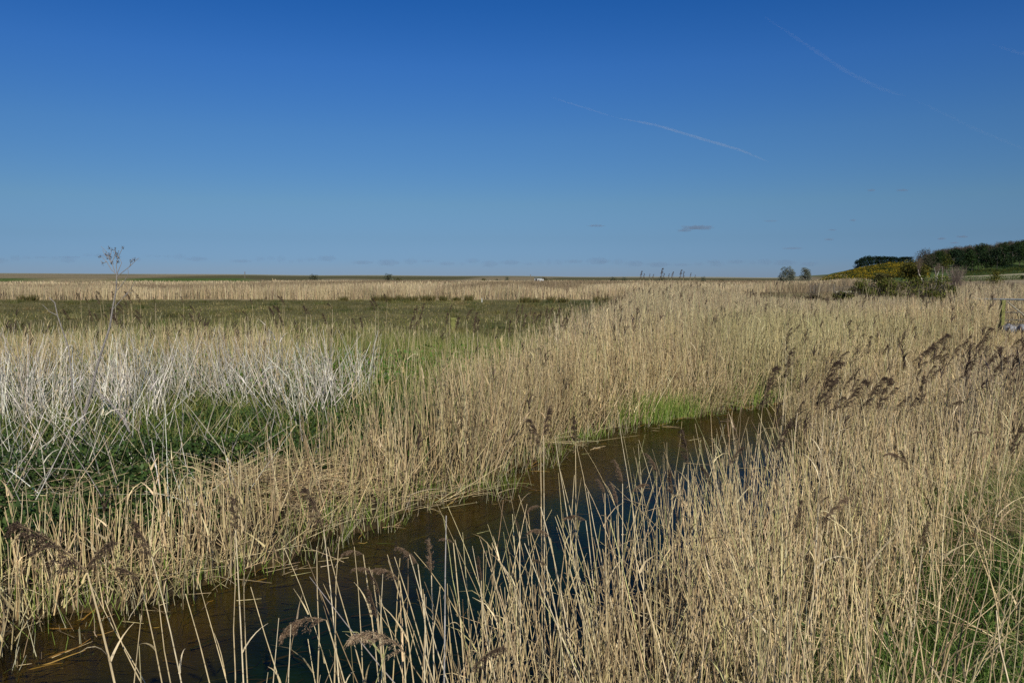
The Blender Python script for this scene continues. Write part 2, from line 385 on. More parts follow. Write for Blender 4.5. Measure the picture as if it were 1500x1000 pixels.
# near and middle parts of the photo: where the nettles, the grey stems and the green sward grow
def nettle(x, y):
    x = np.asarray(x); y = np.asarray(y)
    l = sdL(x, y)
    p = sm(l, 1.0 + 0 * x, 1.6 + 0 * x) * (1 - sm(x, -1.8, -.6)) * (1 - sm(y, 19, 21))
    return p * (vnoise(x, y, 2.2, 41) * .5 + .75 > .8)
def front_strip(x, y):   # reeds along the far bank: narrow at the left, wide at the right
    l = sdL(x, y); wdt = np.interp(x, [-6, -3.3, -2.6, -1.3, -.5, 3, 8, 20], [1.2, 1.35, 1.6, 2.1, 3.4, 4.2, 9, 18])
    return (l > .0) * (1 - sm(l, wdt * .8, wdt * 1.15))

# ---- reeds along the far bank
acc = Acc(); pac = Acc()
x, y = scatter(-10, 14, 4, 20, 125, lambda x, y: front_strip(x, y) * np.where(sdL(x, y) < .5, 1.0, 1) * (sdR(x, y) < 30) * (sdL(x, y) > .02) * (.35 + .65 * sm(vnoise(x, y, 1.3, 51), .1, .45)))
n = len(x); print('strip', n)
hh = np.interp(x, [-8, -3.4, -2, 0, 8], [.95, .98, 1.35, 1.65, 1.8]) * rng.uniform(.62, 1.1, n) * (.85 + .3 * vnoise(x, y, 1.6, 52))
hh *= np.where(sdL(x, y) < .35, rng.uniform(.55, 1.05, n), 1)
reedset(acc, x, y, hh, rng.uniform(.0065, .0105, n), 5, 3, leaf=.25, broken=.13, plume=.004, pacc=pac)
# the channel closes up with reeds to the right
x, y = scatter(5.4, 24, 13, 25, 95, lambda x, y: (sdL(x, y) < .3) * (sdR(x, y) < .3) * sm(x - .28 * (y - 17), 5.7, 6.6)); n = len(x)
reedset(acc, x, y, rng.uniform(1.2, 1.9, n), rng.uniform(.005, .008, n), 4, 3, leaf=.7, plume=.02, pacc=pac)
# short stubs and green shoots at the water's edge
x, y = scatter(-10, 12, 4, 23, 90, lambda x, y: (np.abs(sdL(x, y)) < .38) * (sdR(x, y) < .2)); n = len(x)
acc.add(strands(np.stack([x, y, gz(x, y) - .1], 1), rng.uniform(.2, .55, n), rng.uniform(0, 7, n), rng.uniform(0, .5, n), rng.uniform(-.3, .5, n), rng.uniform(.003, .006, n), np.full(n, .002), 2, 3, pick([(.2, .26, .05), (.45, .40, .25), (.30, .22, .12)], [.35, .4, .25], n)))
# ---- reeds farther back on the far side
x, y = scatter(-20, 44, 15, 30, 55, lambda x, y: (y > 20 - .0 * x) * front_strip(x, y) * (sdL(x, y) > 0) * (.3 + .7 * sm(vnoise(x, y, 2.2, 53), .1, .4))); n = len(x); print('mid', n)
reedset(acc, x, y, rng.uniform(1.3, 2.0, n), rng.uniform(.008, .012, n), 4, 3, leaf=.2, plume=.012, pacc=pac)
def tallbed(x, y):
    a = x / y
    lo = np.interp(y, [28, 34, 50, 72], [.02, .06, .13, .17])
    return sm(a, lo, lo + .05) * (.4 + .6 * sm(vnoise(x, y, 3, 54), .1, .4))
x, y = scatter(0, 52, 28, 70, 26, lambda x, y: tallbed(x, y) * np.interp(y, [28, 50, 70], [1, .6, .4])); n = len(x); print('tall', n)
reedset(acc, x, y, rng.uniform(1.7, 2.45, n), rng.uniform(.011, .018, n), 3, 3, leaf=.15, plume=.03, pacc=pac, cols=[(.53, .415, .24), (.44, .335, .195), (.33, .245, .15), (.60, .49, .30)], probs=[.4, .3, .15, .15])
# thin reeds over the green sward and behind the grey stems
x, y = scatter(-28, 16, 13.5, 31, 22, lambda x, y: (sdL(x, y) > 2.6) * ((x > -3) | (y > 17.5)) * (.15 + .85 * sm(vnoise(x, y * .6, 3, 55), .35, .65)) * np.where((x < -5) & (y > 19) & (y < 27), 1, np.interp(y, [15, 22, 36], [.5, .8, .35]))); n = len(x); print('thin', n)
reedset(acc, x, y, rng.uniform(1.1, 1.75, n) * np.where(x < -4, 1.0, .75), rng.uniform(.008, .011, n), 4, 3, leaf=.35, plume=.05, pacc=pac, cols=TAN + [(.40, .38, .15)], probs=TP + [.25])
x, y = scatter(-30, -4, 19, 27, 26, lambda x, y: (1 - sm(x, -9, -4)) * (.12 + sm(vnoise(x, y, 2.5, 57), .3, .6))); n = len(x)
reedset(acc, x, y, rng.uniform(1.3, 1.95, n), rng.uniform(.008, .011, n), 4, 3, leaf=.35, plume=.02, pacc=pac)
stuff('reed_bed', acc, M_bed, 'dense dry tan reeds filling the far bank of the ditch and the marsh behind it', 'reeds')

# ---- grey-white dead stems rising out of the nettles
acc = Acc()
x, y = scatter(-13, -1.6, 10.5, 20, 44, lambda x, y: np.interp(y, [10.5, 12.4, 13.8, 14.6, 20], [.0, .10, .3, 1, .8]) * (sdL(x, y) > 2.3) * (1 - sm(x, -4.2, -2.6)) * sm(vnoise(x, y, 1.2, 61), .25, .6)); n = len(x); print('grey', n)
reedset(acc, x, y, rng.uniform(1.1, 1.95, n), rng.uniform(.0065, .0115, n), 5, 3, cols=GREY + [(.5, .4, .25)], probs=[.4, .25, .25, .1], leanm=.26, broken=.2, leaf=.25)
x, y = scatter(-11, -3, 9, 13, 12, lambda x, y: nettle(x, y)); n = len(x)
reedset(acc, x, y, rng.uniform(.8, 1.5, n), rng.uniform(.005, .010, n), 5, 3, cols=GREY + [(.5, .4, .25)], probs=[.3, .25, .2, .25], leanm=.5, broken=.5, leaf=.3, zoff=.15)
stuff('dead_stems', acc, M_reed, 'bleached grey and white dead stems leaning over the dark green nettles', 'dead stems')

# ---- reeds on the camera's side
acc = Acc(); 
def near_p(x, y):
    r = sdR(x, y)
    d = np.interp(r, [-1.0, -.3, .3, .9, 2.0], [0, .10, .32, .8, 1])
    grass = sm(x - np.interp(y, [4, 6, 9.6, 12], [1.5, 2.7, 5.8, 9.5]), 0, .9) * (1 - sm(y, 10.5, 12.5))
    return d * (1 - .93 * grass) * (sdL(x, y) < -.5) * (np.hypot(x, y) > 3.5) * (.25 + .75 * sm(vnoise(x, y, .8, 71), .15, .45))
x, y = scatter(-3.5, 9, 3, 10, 132, near_p); n = len(x); print('near', n)
hh = np.interp(sdR(x, y), [-.5, .8, 3, 6], [1.6, 1.5, 1.5, 1.5]) * rng.uniform(.6, 1.12, n) - gz(x, y) * .5
hh = np.where(sdR(x, y) > 2.5, hh, hh)
reedset(acc, x, y, hh, rng.uniform(.0036, .0068, n), 7, 4, leaf=.4, broken=.12, leanm=.15, wig=.004)
x, y = scatter(0, 16, 10, 21, 95, near_p); n = len(x); print('near2', n)
reedset(acc, x, y, np.interp(sdR(x, y), [0, 2, 6], [1.45, 1.65, 1.85]) * rng.uniform(.7, 1.1, n), rng.uniform(.0065, .010, n), 5, 3, leaf=.25, broken=.1, plume=.015, pacc=pac)
x, y = scatter(5, 14, 9.5, 17, 26, lambda x, y: sm(x / y, .5, .58) * near_p(x, y)); n = len(x)
reedset(acc, x, y, rng.uniform(1.5, 1.95, n), rng.uniform(.005, .008, n), 5, 3, leaf=.8, broken=.0, plume=.12, pacc=pac, cols=[(.30, .22, .14), (.38, .29, .18)], probs=[.5, .5])
x, y = scatter(14, 40, 12, 30, 50, lambda x, y: (sdR(x, y) > 0) | (sdL(x, y) > 0)); n = len(x)
reedset(acc, x, y, rng.uniform(1.5, 2.2, n), rng.uniform(.007, .010, n), 4, 3, leaf=.6, plume=.02, pacc=pac)
stuff('near_reeds', acc, M_reed, 'dense tan reeds standing on the near side of the ditch', 'reeds')
stuff('reed_plumes', pac, M_plume, 'small dark seed plumes scattered over the distant reed tops', 'reed plumes')

# ---- the wide reed belt beyond the green field
acc = Acc(); 
BELT = [(.46, .37, .22), (.38, .295, .17), (.28, .21, .13), (.53, .44, .28)]
x, y = scatter(-92, 92, 106, 116, 19, lambda x, y: (y > 105 + 9 * vnoise(x, 0 * x, 14, 81)) * (x / y < .31)); n = len(x); print('belt', n)
acc.add(strands(np.stack([x, y, gz(x, y)], 1), rng.uniform(1.3, 2.1, n) * (.75 + .4 * vnoise(x, y, 7, 85)), rng.uniform(0, 7, n), np.abs(rng.normal(0, .1, n)), rng.normal(.1, .1, n), rng.uniform(.02, .04, n), np.full(n, .012), 2, 2, pick(BELT, [.5, .35, .1, .05], n, .06) * (.75 + .4 * vnoise(x, y, 5, 86))[:, None]))
def far_belt(y0, y1, dens, rw, top):
    x, y = scatter(-.72 * y1, .60 * y1, y0, y1, dens, lambda x, y: (x / y < np.interp(y, [116, 151, 152, 215, 216, 300], [.31, .31, .40, .40, .46, .42])) & ~((y > 328) & (y < 405) & (x / y < -.3)))
    n = len(x)
    band = np.maximum(sm(vnoise(x, y * .22, 22, 82), .45, .62), sm(vnoise(x * .5, y, 9, 83), .6, .75) * .8)[:, None]; top = top * (.75 + .5 * vnoise(x, y, 13, 84))
    c = pick(BELT, [.45, .3, .1, .15], n, .1) * (1 - band * .75) + np.array((.12, .085, .05)) * band * .75
    acc.add(strands(np.stack([x, y, gz(x, y) + .3], 1), rng.uniform(.7, 1.0, n) * top, rng.uniform(0, 7, n), np.abs(rng.normal(0, .1, n)), rng.normal(.1, .1, n), np.full(n, rw), np.full(n, rw * .4), 1, 2, c))
far_belt(116, 180, 3.0, .05, 1.75); far_belt(180, 330, .7, .12, 1.7); far_belt(330, 560, .22, .25, 1.6)
stuff('reed_belt', acc, M_far, 'wide pale reed belt stretching along the far side of the green field', 'reeds')

# ---- grass
acc = Acc(); GR = [(.10, .15, .022), (.16, .20, .035), (.25, .25, .06), (.40, .35, .15)]
def swardp(x, y): return (sdL(x, y) > 2) * (.25 + .75 * sm(vnoise(x, y * .7, 2.5, 91), .25, .6)) * (1 - sm(x / y, .22, .34))
x, y = scatter(-25, 12, 12, 34, 105, swardp); n = len(x); print('sward', n)
acc.add(strands(np.stack([x, y, gz(x, y)], 1), rng.uniform(.3, .85, n), rng.uniform(0, 7, n), rng.uniform(0, .4, n), rng.uniform(0, .9, n), rng.uniform(.005, .009, n), np.full(n, .001), 3, 2, pick(GR, [.2, .3, .3, .2], n)))
x, y = scatter(-75, 40, 33, 109, 9, lambda x, y: (x / y < .15) * (.3 + .7 * vnoise(x, y * .5, 3, 92))); n = len(x); print('field', n)
dark = (sm(vnoise(x, y * .5, 9, 93), .25, .75) * .7 + .5 * vnoise(x, y, 1.6, 97))[:, None]
acc.add(strands(np.stack([x, y, gz(x, y)], 1), rng.uniform(.06, .20, n), rng.uniform(0, 7, n), rng.uniform(0, .6, n), rng.uniform(0, .9, n), rng.uniform(.015, .04, n), np.full(n, .002), 2, 2, pick([(.11, .11, .028), (.155, .14, .042), (.26, .21, .09)], [.38, .34, .28], n) * (.45 + 1.0 * dark)))
x, y = scatter(-40, 22, 30, 62, 15, lambda x, y: (x / y < .24) * (1 - sm(y, 40, 60)) * (.1 + .9 * sm(vnoise(x, y * .8, 5, 141), .35, .6))); n = len(x)
acc.add(strands(np.stack([x, y, gz(x, y)], 1), rng.uniform(.2, .6, n), rng.uniform(0, 7, n), rng.uniform(0, .35, n), rng.uniform(0, .7, n), rng.uniform(.010, .02, n), np.full(n, .002), 3, 2, pick([(.42, .35, .17), (.26, .26, .07), (.50, .43, .25), (.15, .17, .04)], [.35, .3, .2, .15], n)))
tc = rng.uniform(0, 1, (240, 2)) * np.array([125, 70]) + np.array([-80, 36]); tc = tc[(np.abs(tc[:, 0]) < .7 * tc[:, 1]) & (tc[:, 0] / tc[:, 1] < .16) & (tc[:, 1] < 103)]
x = np.repeat(tc[:, 0], 60) + rng.normal(0, .42, len(tc) * 60); y = np.repeat(tc[:, 1], 60) + rng.normal(0, .32, len(tc) * 60); n = len(x); tcol = np.repeat(pick([(.12, .12, .03), (.22, .18, .07), (.07, .08, .02)], [.4, .3, .3], len(tc)), 60, 0)
acc.add(strands(np.stack([x, y, gz(x, y)], 1), rng.uniform(.2, .5, n), rng.uniform(0, 7, n), rng.uniform(0, .5, n), rng.uniform(0, .7, n), rng.uniform(.015, .03, n), np.full(n, .003), 2, 2, tcol * rng.uniform(.7, 1.3, (n, 1))))
x, y = scatter(8, 60, 55, 150, 9, lambda x, y: (x / y > .12) * (x / y < .42) * (.3 + .7 * vnoise(x, y * .5, 4, 192))); n = len(x)
acc.add(strands(np.stack([x, y, gz(x, y)], 1), rng.uniform(.15, .5, n), rng.uniform(0, 7, n), rng.uniform(0, .5, n), rng.uniform(0, .9, n), rng.uniform(.02, .04, n), np.full(n, .003), 2, 2, pick([(.24, .18, .10), (.32, .245, .14), (.15, .14, .05)], [.4, .35, .25], n)))
# new green reed shoots by the water
for (px, py, rx, ry, nn, hmax) in ((968, 612, 1.1, .45, 1500, .75), (1085, 592, 1.6, .5, 900, .55), (1120, 580, 2, .8, 500, .6), (640, 722, 1.6, .35, 130, .5), (500, 765, .8, .4, 110, .5), (280, 850, 1.2, .3, 130, .4), (60, 880, .9, .3, 160, .4), (860, 640, .7, .25, 150, .4), (1240, 560, 2.2, 1.5, 900, .9), (960, 505, 3, 3, 900, 1.3), (1000, 490, 3, 3, 700, 1.3)):
    cx_, cy_ = pix(px, py, .05); x = cx_ + rng.normal(0, rx * .5, nn); y = cy_ + .15 + rng.normal(0, ry * .5, nn) + (x - cx_) * .45
    k = sdL(x, y) > -.35; x, y = x[k], y[k]; nn = len(x)
    acc.add(strands(np.stack([x, y, gz(x, y) - .08], 1), rng.uniform(.35, 1, nn) * hmax, rng.uniform(0, 7, nn), rng.uniform(0, .25, nn), rng.uniform(0, .5, nn), rng.uniform(.004, .008, nn), np.full(nn, .0015), 3, 2, pick([(.16, .26, .035), (.24, .32, .06), (.34, .33, .12)], [.45, .35, .2], nn)))
# bank at lower right: green tufts under bleached grass
def bankp(x, y): return sm(x - np.interp(y, [4, 6, 9.6, 12], [.9, 1.7, 4.2, 7.4]), 0, .9) * (1 - sm(y, 11, 13)) * (sdR(x, y) > 1)
x, y = scatter(.6, 10, 3.2, 13, 1200, lambda x, y: bankp(x - .03 * y, y) * (.15 + .85 * sm(vnoise(x, y, .7, 94), .3, .6)) * (np.hypot(x, y) > 3.4)); n = len(x); print('bank', n)
acc.add(strands(np.stack([x, y, gz(x, y)], 1), rng.uniform(.12, .42, n), rng.uniform(0, 7, n), rng.uniform(0, .5, n), rng.uniform(0, 1.3, n), rng.uniform(.002, .0045, n), np.full(n, .0006), 4, 2, pick([(.075, .15, .022), (.13, .22, .04), (.24, .30, .08)], [.45, .35, .2], n)))
x, y = scatter(.2, 10, 3.2, 13, 800, lambda x, y: np.clip(bankp(x + .5, y), 0, 1) * (.1 + .9 * sm(vnoise(x, y, .9, 95), .35, .6)) * (np.hypot(x, y) > 3.4)); n = len(x)
clump = vnoise(x, y, .6, 96) * 12
acc.add(strands(np.stack([x, y, gz(x, y)], 1), rng.uniform(.18, .62, n), clump + rng.normal(0, .8, n), rng.uniform(.1, 1.2, n), rng.uniform(.2, 1.5, n), rng.uniform(.0016, .0038, n), np.full(n, .0006), 5, 2, pick([(.42, .35, .18), (.33, .29, .12), (.24, .17, .09), (.30, .31, .10)], [.4, .25, .15, .2], n)))
stuff('grass', acc, M_grass, 'green and bleached grass on the field, the sward and the near bank', 'grass')

# ---- broken thatch lying along the foot of the far reeds
acc = Acc()
for (px, py, rx, ry, nn, zt) in ((390, 745, 1.0, .6, 800, .4), (800, 650, 1.0, .3, 60, .12), (1050, 590, 1.5, .5, 420, .2), (150, 860, 1.6, .3, 110, .12), (1080, 520, 3, 1.5, 900, .7), (60, 780, 1.8, .7, 160, .3), (600, 735, 1.2, .3, 70, .15)):
    cx_, cy_ = pix(px, py, .1); x = cx_ + rng.normal(0, rx * .55, nn); y = cy_ + .2 + rng.normal(0, ry * .55, nn) + (x - cx_) * .5
    z = np.maximum(gz(x, y), -.02) + rng.uniform(.02, 1, nn) * zt * np.exp(-(((x - cx_) / rx) ** 2))
    acc.add(strands(np.stack([x, y, z], 1), rng.uniform(.3, 1.0, nn), rng.uniform(0, 7, nn), rng.uniform(1.0, 1.65, nn), rng.uniform(0, .6, nn), rng.uniform(.003, .006, nn), np.full(nn, .002), 4, 3, pick(TAN + [(.22, .16, .10)], TP + [.15], nn, .16)))
x, y = scatter(-10, 14, 4, 21, 8, lambda x, y: front_strip(x, y)); n = len(x)
acc.add(strands(np.stack([x, y, gz(x, y) + .05], 1), rng.uniform(.4, 1.1, n), rng.uniform(0, 7, n), rng.uniform(1.0, 1.5, n), rng.uniform(0, .5, n), rng.uniform(.003, .006, n), np.full(n, .002), 3, 3, pick(TAN, TP, n)))
x, y = scatter(-2, 12, 3, 14, 26, lambda x, y: (sdR(x, y) > .3) * (np.hypot(x, y) > 3.4)); n = len(x)
acc.add(strands(np.stack([x, y, gz(x, y) + .05], 1), rng.uniform(.4, 1.1, n), rng.uniform(0, 7, n), rng.uniform(.9, 1.5, n), rng.uniform(0, .5, n), rng.uniform(.003, .006, n), np.full(n, .002), 3, 3, pick(TAN, TP, n)))
x, y = scatter(-10, 9, 3.5, 21, 9, lambda x, y: (sdL(x, y) < -.03) * (sdR(x, y) < .2) * np.clip(.12 + sm(-sdL(x, y), .8, .1) + sm(-sdR(x, y), .5, .0) * .7, 0, 1) * sm(vnoise(x, y, .8, 151), .3, .6)); n = len(x)
acc.add(strands(np.stack([x, y, np.full(n, .006)], 1), rng.uniform(.08, .45, n), rng.uniform(0, 7, n), rng.uniform(1.50, 1.57, n), rng.normal(0, .03, n), rng.uniform(.003, .006, n), np.full(n, .002), 3, 3, pick(TAN + [(.22, .16, .10)], TP + [.3], n, .2)))
stuff('reed_litter', acc, M_reed, 'broken and flattened reed litter lying along the banks', 'reed litter')

# ---- water weed on the ditch bed, close under the surface
acc = Acc()
x, y = scatter(-10, 9, 3.5, 22, 46, lambda x, y: (sdL(x, y) < -.05) * (sdR(x, y) < -.1) * sm(-sdL(x, y), 2.1, .2)); n = len(x)
acc.add(strands(np.stack([x, y, np.minimum(gz(x, y) + .06, -.03)], 1), rng.uniform(.15, .5, n), rng.normal(.4, .7, n), rng.uniform(1.35, 1.62, n), rng.normal(0, .25, n), rng.uniform(.003, .009, n), np.full(n, .002), 4, 2, pick([(.30, .17, .03), (.20, .10, .02), (.34, .25, .06), (.07, .09, .02)], [.35, .3, .15, .2], n, .2), .02))
stuff('water_weed', acc, M_grass, 'brown and orange weed lying under the clear shallow water', 'water weed')

# ---- nettles: leafy ground cover behind the front reeds
def leaves(P, size, col, tilt=.8):
    n = len(P); az = rng.uniform(0, 2 * PI, n); tl = rng.normal(0, tilt, n); L = size * rng.uniform(.6, 1.3, n)
    d = np.stack([np.cos(az) * np.cos(tl), np.sin(az) * np.cos(tl), np.sin(tl)], 1)
    s = np.stack([-np.sin(az), np.cos(az), rng.normal(0, .35, n)], 1)
    q = np.stack([P - d * L[:, None] * .5, P + s * L[:, None] * .28, P + d * L[:, None] * .5, P - s * L[:, None] * .28], 1)
    return q.reshape(-1, 3), np.arange(4 * n).reshape(n, 4), np.repeat(np.concatenate([col, np.ones((n, 1))], 1), 4, 0)
acc = Acc()
x, y = scatter(-12, -.5, 7, 21, 800, lambda x, y: nettle(x, y)); n = len(x)
top = .22 + .32 * vnoise(x, y, .7, 101)
acc.add(leaves(np.stack([x, y, gz(x, y) + top * rng.uniform(.3, 1.05, n)], 1), .075, pick([(.045, .085, .018), (.07, .115, .024), (.035, .062, .014), (.12, .15, .045)], [.4, .3, .2, .1], n)))
x, y = scatter(-12, -.5, 7, 21, 60, lambda x, y: nettle(x, y)); n = len(x)
acc.add(strands(np.stack([x, y, gz(x, y)], 1), .2 + .3 * vnoise(x, y, .7, 101), rng.uniform(0, 7, n), rng.uniform(0, .2, n), rng.uniform(0, .2, n), np.full(n, .003), np.full(n, .002), 2, 2, vcol((.07, .10, .03), n)))
x, y = scatter(-25, 4, 17, 26, 110, lambda x, y: sm(vnoise(x, y, 2, 102), .38, .5) * (sdL(x, y) > 5)); n = len(x)
acc.add(leaves(np.stack([x, y, gz(x, y) + rng.uniform(.05, .75, n)], 1), .10, pick([(.07, .14, .02), (.11, .20, .03)], [.5, .5], n)))
x, y = scatter(.8, 8, 3.4, 9, 260, lambda x, y: bankp(x, y) * sm(vnoise(x, y, .6, 103), .4, .55)); n = len(x)
acc.add(leaves(np.stack([x, y, gz(x, y) + rng.uniform(.02, .16, n)], 1), .045, pick([(.05, .13, .03), (.08, .17, .04)], [.5, .5], n)))
stuff('nettles', acc, M_leaf, 'dark green nettle patch behind the front reeds, with leafy weeds beyond and on the bank', 'nettles', False)

# ================================================================== individual things
def tube(pts, radii, sides=5, col=None):
    """one bent tapering stem through pts"""
    P = [Vector(p) for p in pts]; V = []; n = len(P)
    for i, p in enumerate(P):
        tg = (P[min(i + 1, n - 1)] - P[max(i - 1, 0)]).normalized()
        u = tg.cross(Vector((0, 1, 0.13))).normalized(); v = tg.cross(u)
        for k in range(sides):
            f = 2 * PI * k / sides; V.append(p + (u * math.cos(f) + v * math.sin(f)) * radii[i])
    Qs = [[i * sides + k, i * sides + (k + 1) % sides, (i + 1) * sides + (k + 1) % sides, (i + 1) * sides + k] for i in range(n - 1) for k in range(sides)]
    L = 0; al = []
    for i in range(n):
        if i: L += (P[i] - P[i - 1]).length
        al += [L] * sides
    c = np.zeros((len(V), 4)); c[:, :3] = col if col is not None else (.4, .32, .2); c[:, 3] = np.array(al) + random.random() * 3
    return np.array([tuple(v) for v in V]), np.array(Qs), c
def bez(a, b, c, n=9):
    a, b, c = Vector(a), Vector(b), Vector(c)
    return [a * (1 - t) ** 2 + b * 2 * t * (1 - t) + c * t * t for t in [i / (n - 1) for i in range(n)]]
def lerp(a, b, t): return a + (b - a) * t

# ---- plume meshes: a nodding panicle whose side branches all sweep to +X
def plume_mesh(name, droop, full, cols, seed, nb=44):
    r = np.random.default_rng(seed)
    S = np.linspace(0, 1, 12); ph = droop * S ** 1.3
    ax = np.stack([np.concatenate([[0], np.cumsum(np.sin(ph[1:]) / 11)]), np.zeros(12), np.concatenate([[0], np.cumsum(np.cos(ph[1:]) / 11)])], 1)
    V, Qs, c = tube(ax, list(np.linspace(.010, .004, 12)), 4, (.26, .19, .11)); A = Acc(); A.add((V, Qs, c))
    quadP = []; quadD = []
    for i in range(nb):
        s = r.uniform(.02, .97); f = s * 11; k = int(f); p = ax[k] + (ax[min(k + 1, 11)] - ax[k]) * (f - k)
        pa = droop * s ** 1.3; tg = np.array([math.sin(pa), 0, math.cos(pa)])
        az = r.uniform(0, 2 * PI); side = np.array([math.cos(az) * .7 + .55, math.sin(az) * .75, -.05])
        L = full * (1 - .72 * abs(s - .3)) * r.uniform(.5, 1.05)
        d = tg * .8 + side * r.uniform(.25, .75); d /= np.linalg.norm(d); n = 9; pts = [p.copy()]
        for q in range(n):
            d = d + np.array([.07, 0, -.10]) * r.uniform(.4, 1.5); d /= np.linalg.norm(d)
            p = p + d * L / n; pts.append(p.copy())
            for m in range(4):
                o = p + r.normal(0, .013, 3); dd = d + r.normal(0, .38, 3); quadP.append(o); quadD.append(dd / np.linalg.norm(dd))
        A.add(tube(pts, [.0022] * len(pts), 3, (.20, .14, .09)))
    P = np.array(quadP); D = np.array(quadD); n = len(P); s2 = np.cross(D, r.normal(0, 1, (n, 3))); s2 /= np.linalg.norm(s2, axis=1)[:, None]
    L = r.uniform(.03, .062, n)[:, None]
    q = np.stack([P, P + D * L * .5 + s2 * .0052, P + D * L, P + D * L * .5 - s2 * .0052], 1).reshape(-1, 3)
    col = np.array(cols)[r.integers(0, len(cols), n)] * (1 + r.normal(0, .22, (n, 1)))
    A.add((q, np.arange(4 * n).reshape(n, 4), np.repeat(np.concatenate([np.clip(col, .01, 1), np.ones((n, 1))], 1), 4, 0)))
    me = A.mesh(name); me.materials.append(M_plume); return me
DK = [(.085, .058, .042), (.12, .08, .055), (.06, .042, .034)]
BR = [(.20, .13, .08), (.27, .18, .115), (.14, .09, .06), (.34, .25, .17)]
PL = {'dark': [plume_mesh('seed_head_dark', .5, .36, DK, 1), plume_mesh('seed_head_dark_b', .9, .32, DK, 2), plume_mesh('seed_head_dark_c', .25, .26, DK, 3)],
      'brown': [plume_mesh('seed_head_brown', 1.3, .36, BR, 4), plume_mesh('seed_head_brown_b', .8, .30, BR, 5), plume_mesh('seed_head_brown_c', 1.9, .30, BR, 6)],
      'pale': [plume_mesh('seed_head_pale', 1.5, .36, [(.42, .31, .2), (.30, .20, .13), (.5, .38, .25)], 7)]}
REEDCOL = [(.62, .49, .28), (.54, .42, .24), (.68, .56, .36)]
def reed(top, d, foot, sweep, L, kind, label, group, up=.2, r=.0055, var=None, zb=None, straight=False):
    """top: photo pixel of the plume's base; foot: (dx, dy) of the root in metres; sweep: (x, y, z) the plume leans to"""
    T = pixd(top[0], top[1], d); B = Vector((T.x + foot[0], T.y + foot[1], 0)); B.z = float(gz(B.x, B.y)) - .05 if zb is None else zb
    root = thing('plumed_reed' if L else 'reed_stem', B, label, 'reed', group)
    K = Vector((lerp(B.x, T.x, .5 if straight else .38), lerp(B.y, T.y, .4), lerp(B.z, T.z, .5 if straight else .62)))
    pts = [p - B for p in bez(B, K, T)]
    col = random.choice(REEDCOL)
    V, Qs, c = tube(pts, [lerp(r, r * .5, i / 8) for i in range(9)], 6, col)
    obj('stem', mesh_np('stem', V, Qs, c), M_reed, root)
    h = T.z - B.z
    for q in range(random.choice((1, 1, 2)) if L else random.choice((0, 1))):
        f = random.uniform(.35, .85); i = int(f * 8); p = pts[i]; azl = random.uniform(0, 2 * PI); LL = random.uniform(.15, .32)
        lf = strands(np.array([tuple(p)]), np.array([LL]), np.array([azl]), np.array([random.uniform(.2, .7)]), np.array([random.uniform(.6, 1.8)]), np.array([r * 1.1]), np.array([.0006]), 5, 2, np.array([col]) * .95)
        obj('leaf', mesh_np('leaf', *lf), M_reed, root)
    if L:
        o = obj('seed_head', random.choice(PL[kind]) if var is None else PL[kind][var], None, root)
        Zt = (pts[-1] - pts[-2]).normalized(); sw = Vector(sweep).normalized()
        Zt = (Zt * (1 - up) + sw * up).normalized()
        Xv = (sw - Zt * sw.dot(Zt)).normalized(); Yv = Zt.cross(Xv)
        M = Matrix((Xv, Yv, Zt)).transposed().to_4x4(); M.translation = pts[-1]; o.matrix_local = M @ Matrix.Scale(L, 4)
    return root
LF = (-1, .1, .12); RT = (1, .1, .12); LFD = (-1, 0, -.4); RTD = (1, 0, -.4)
G1 = 'plumed reeds rising from the bottom edge'
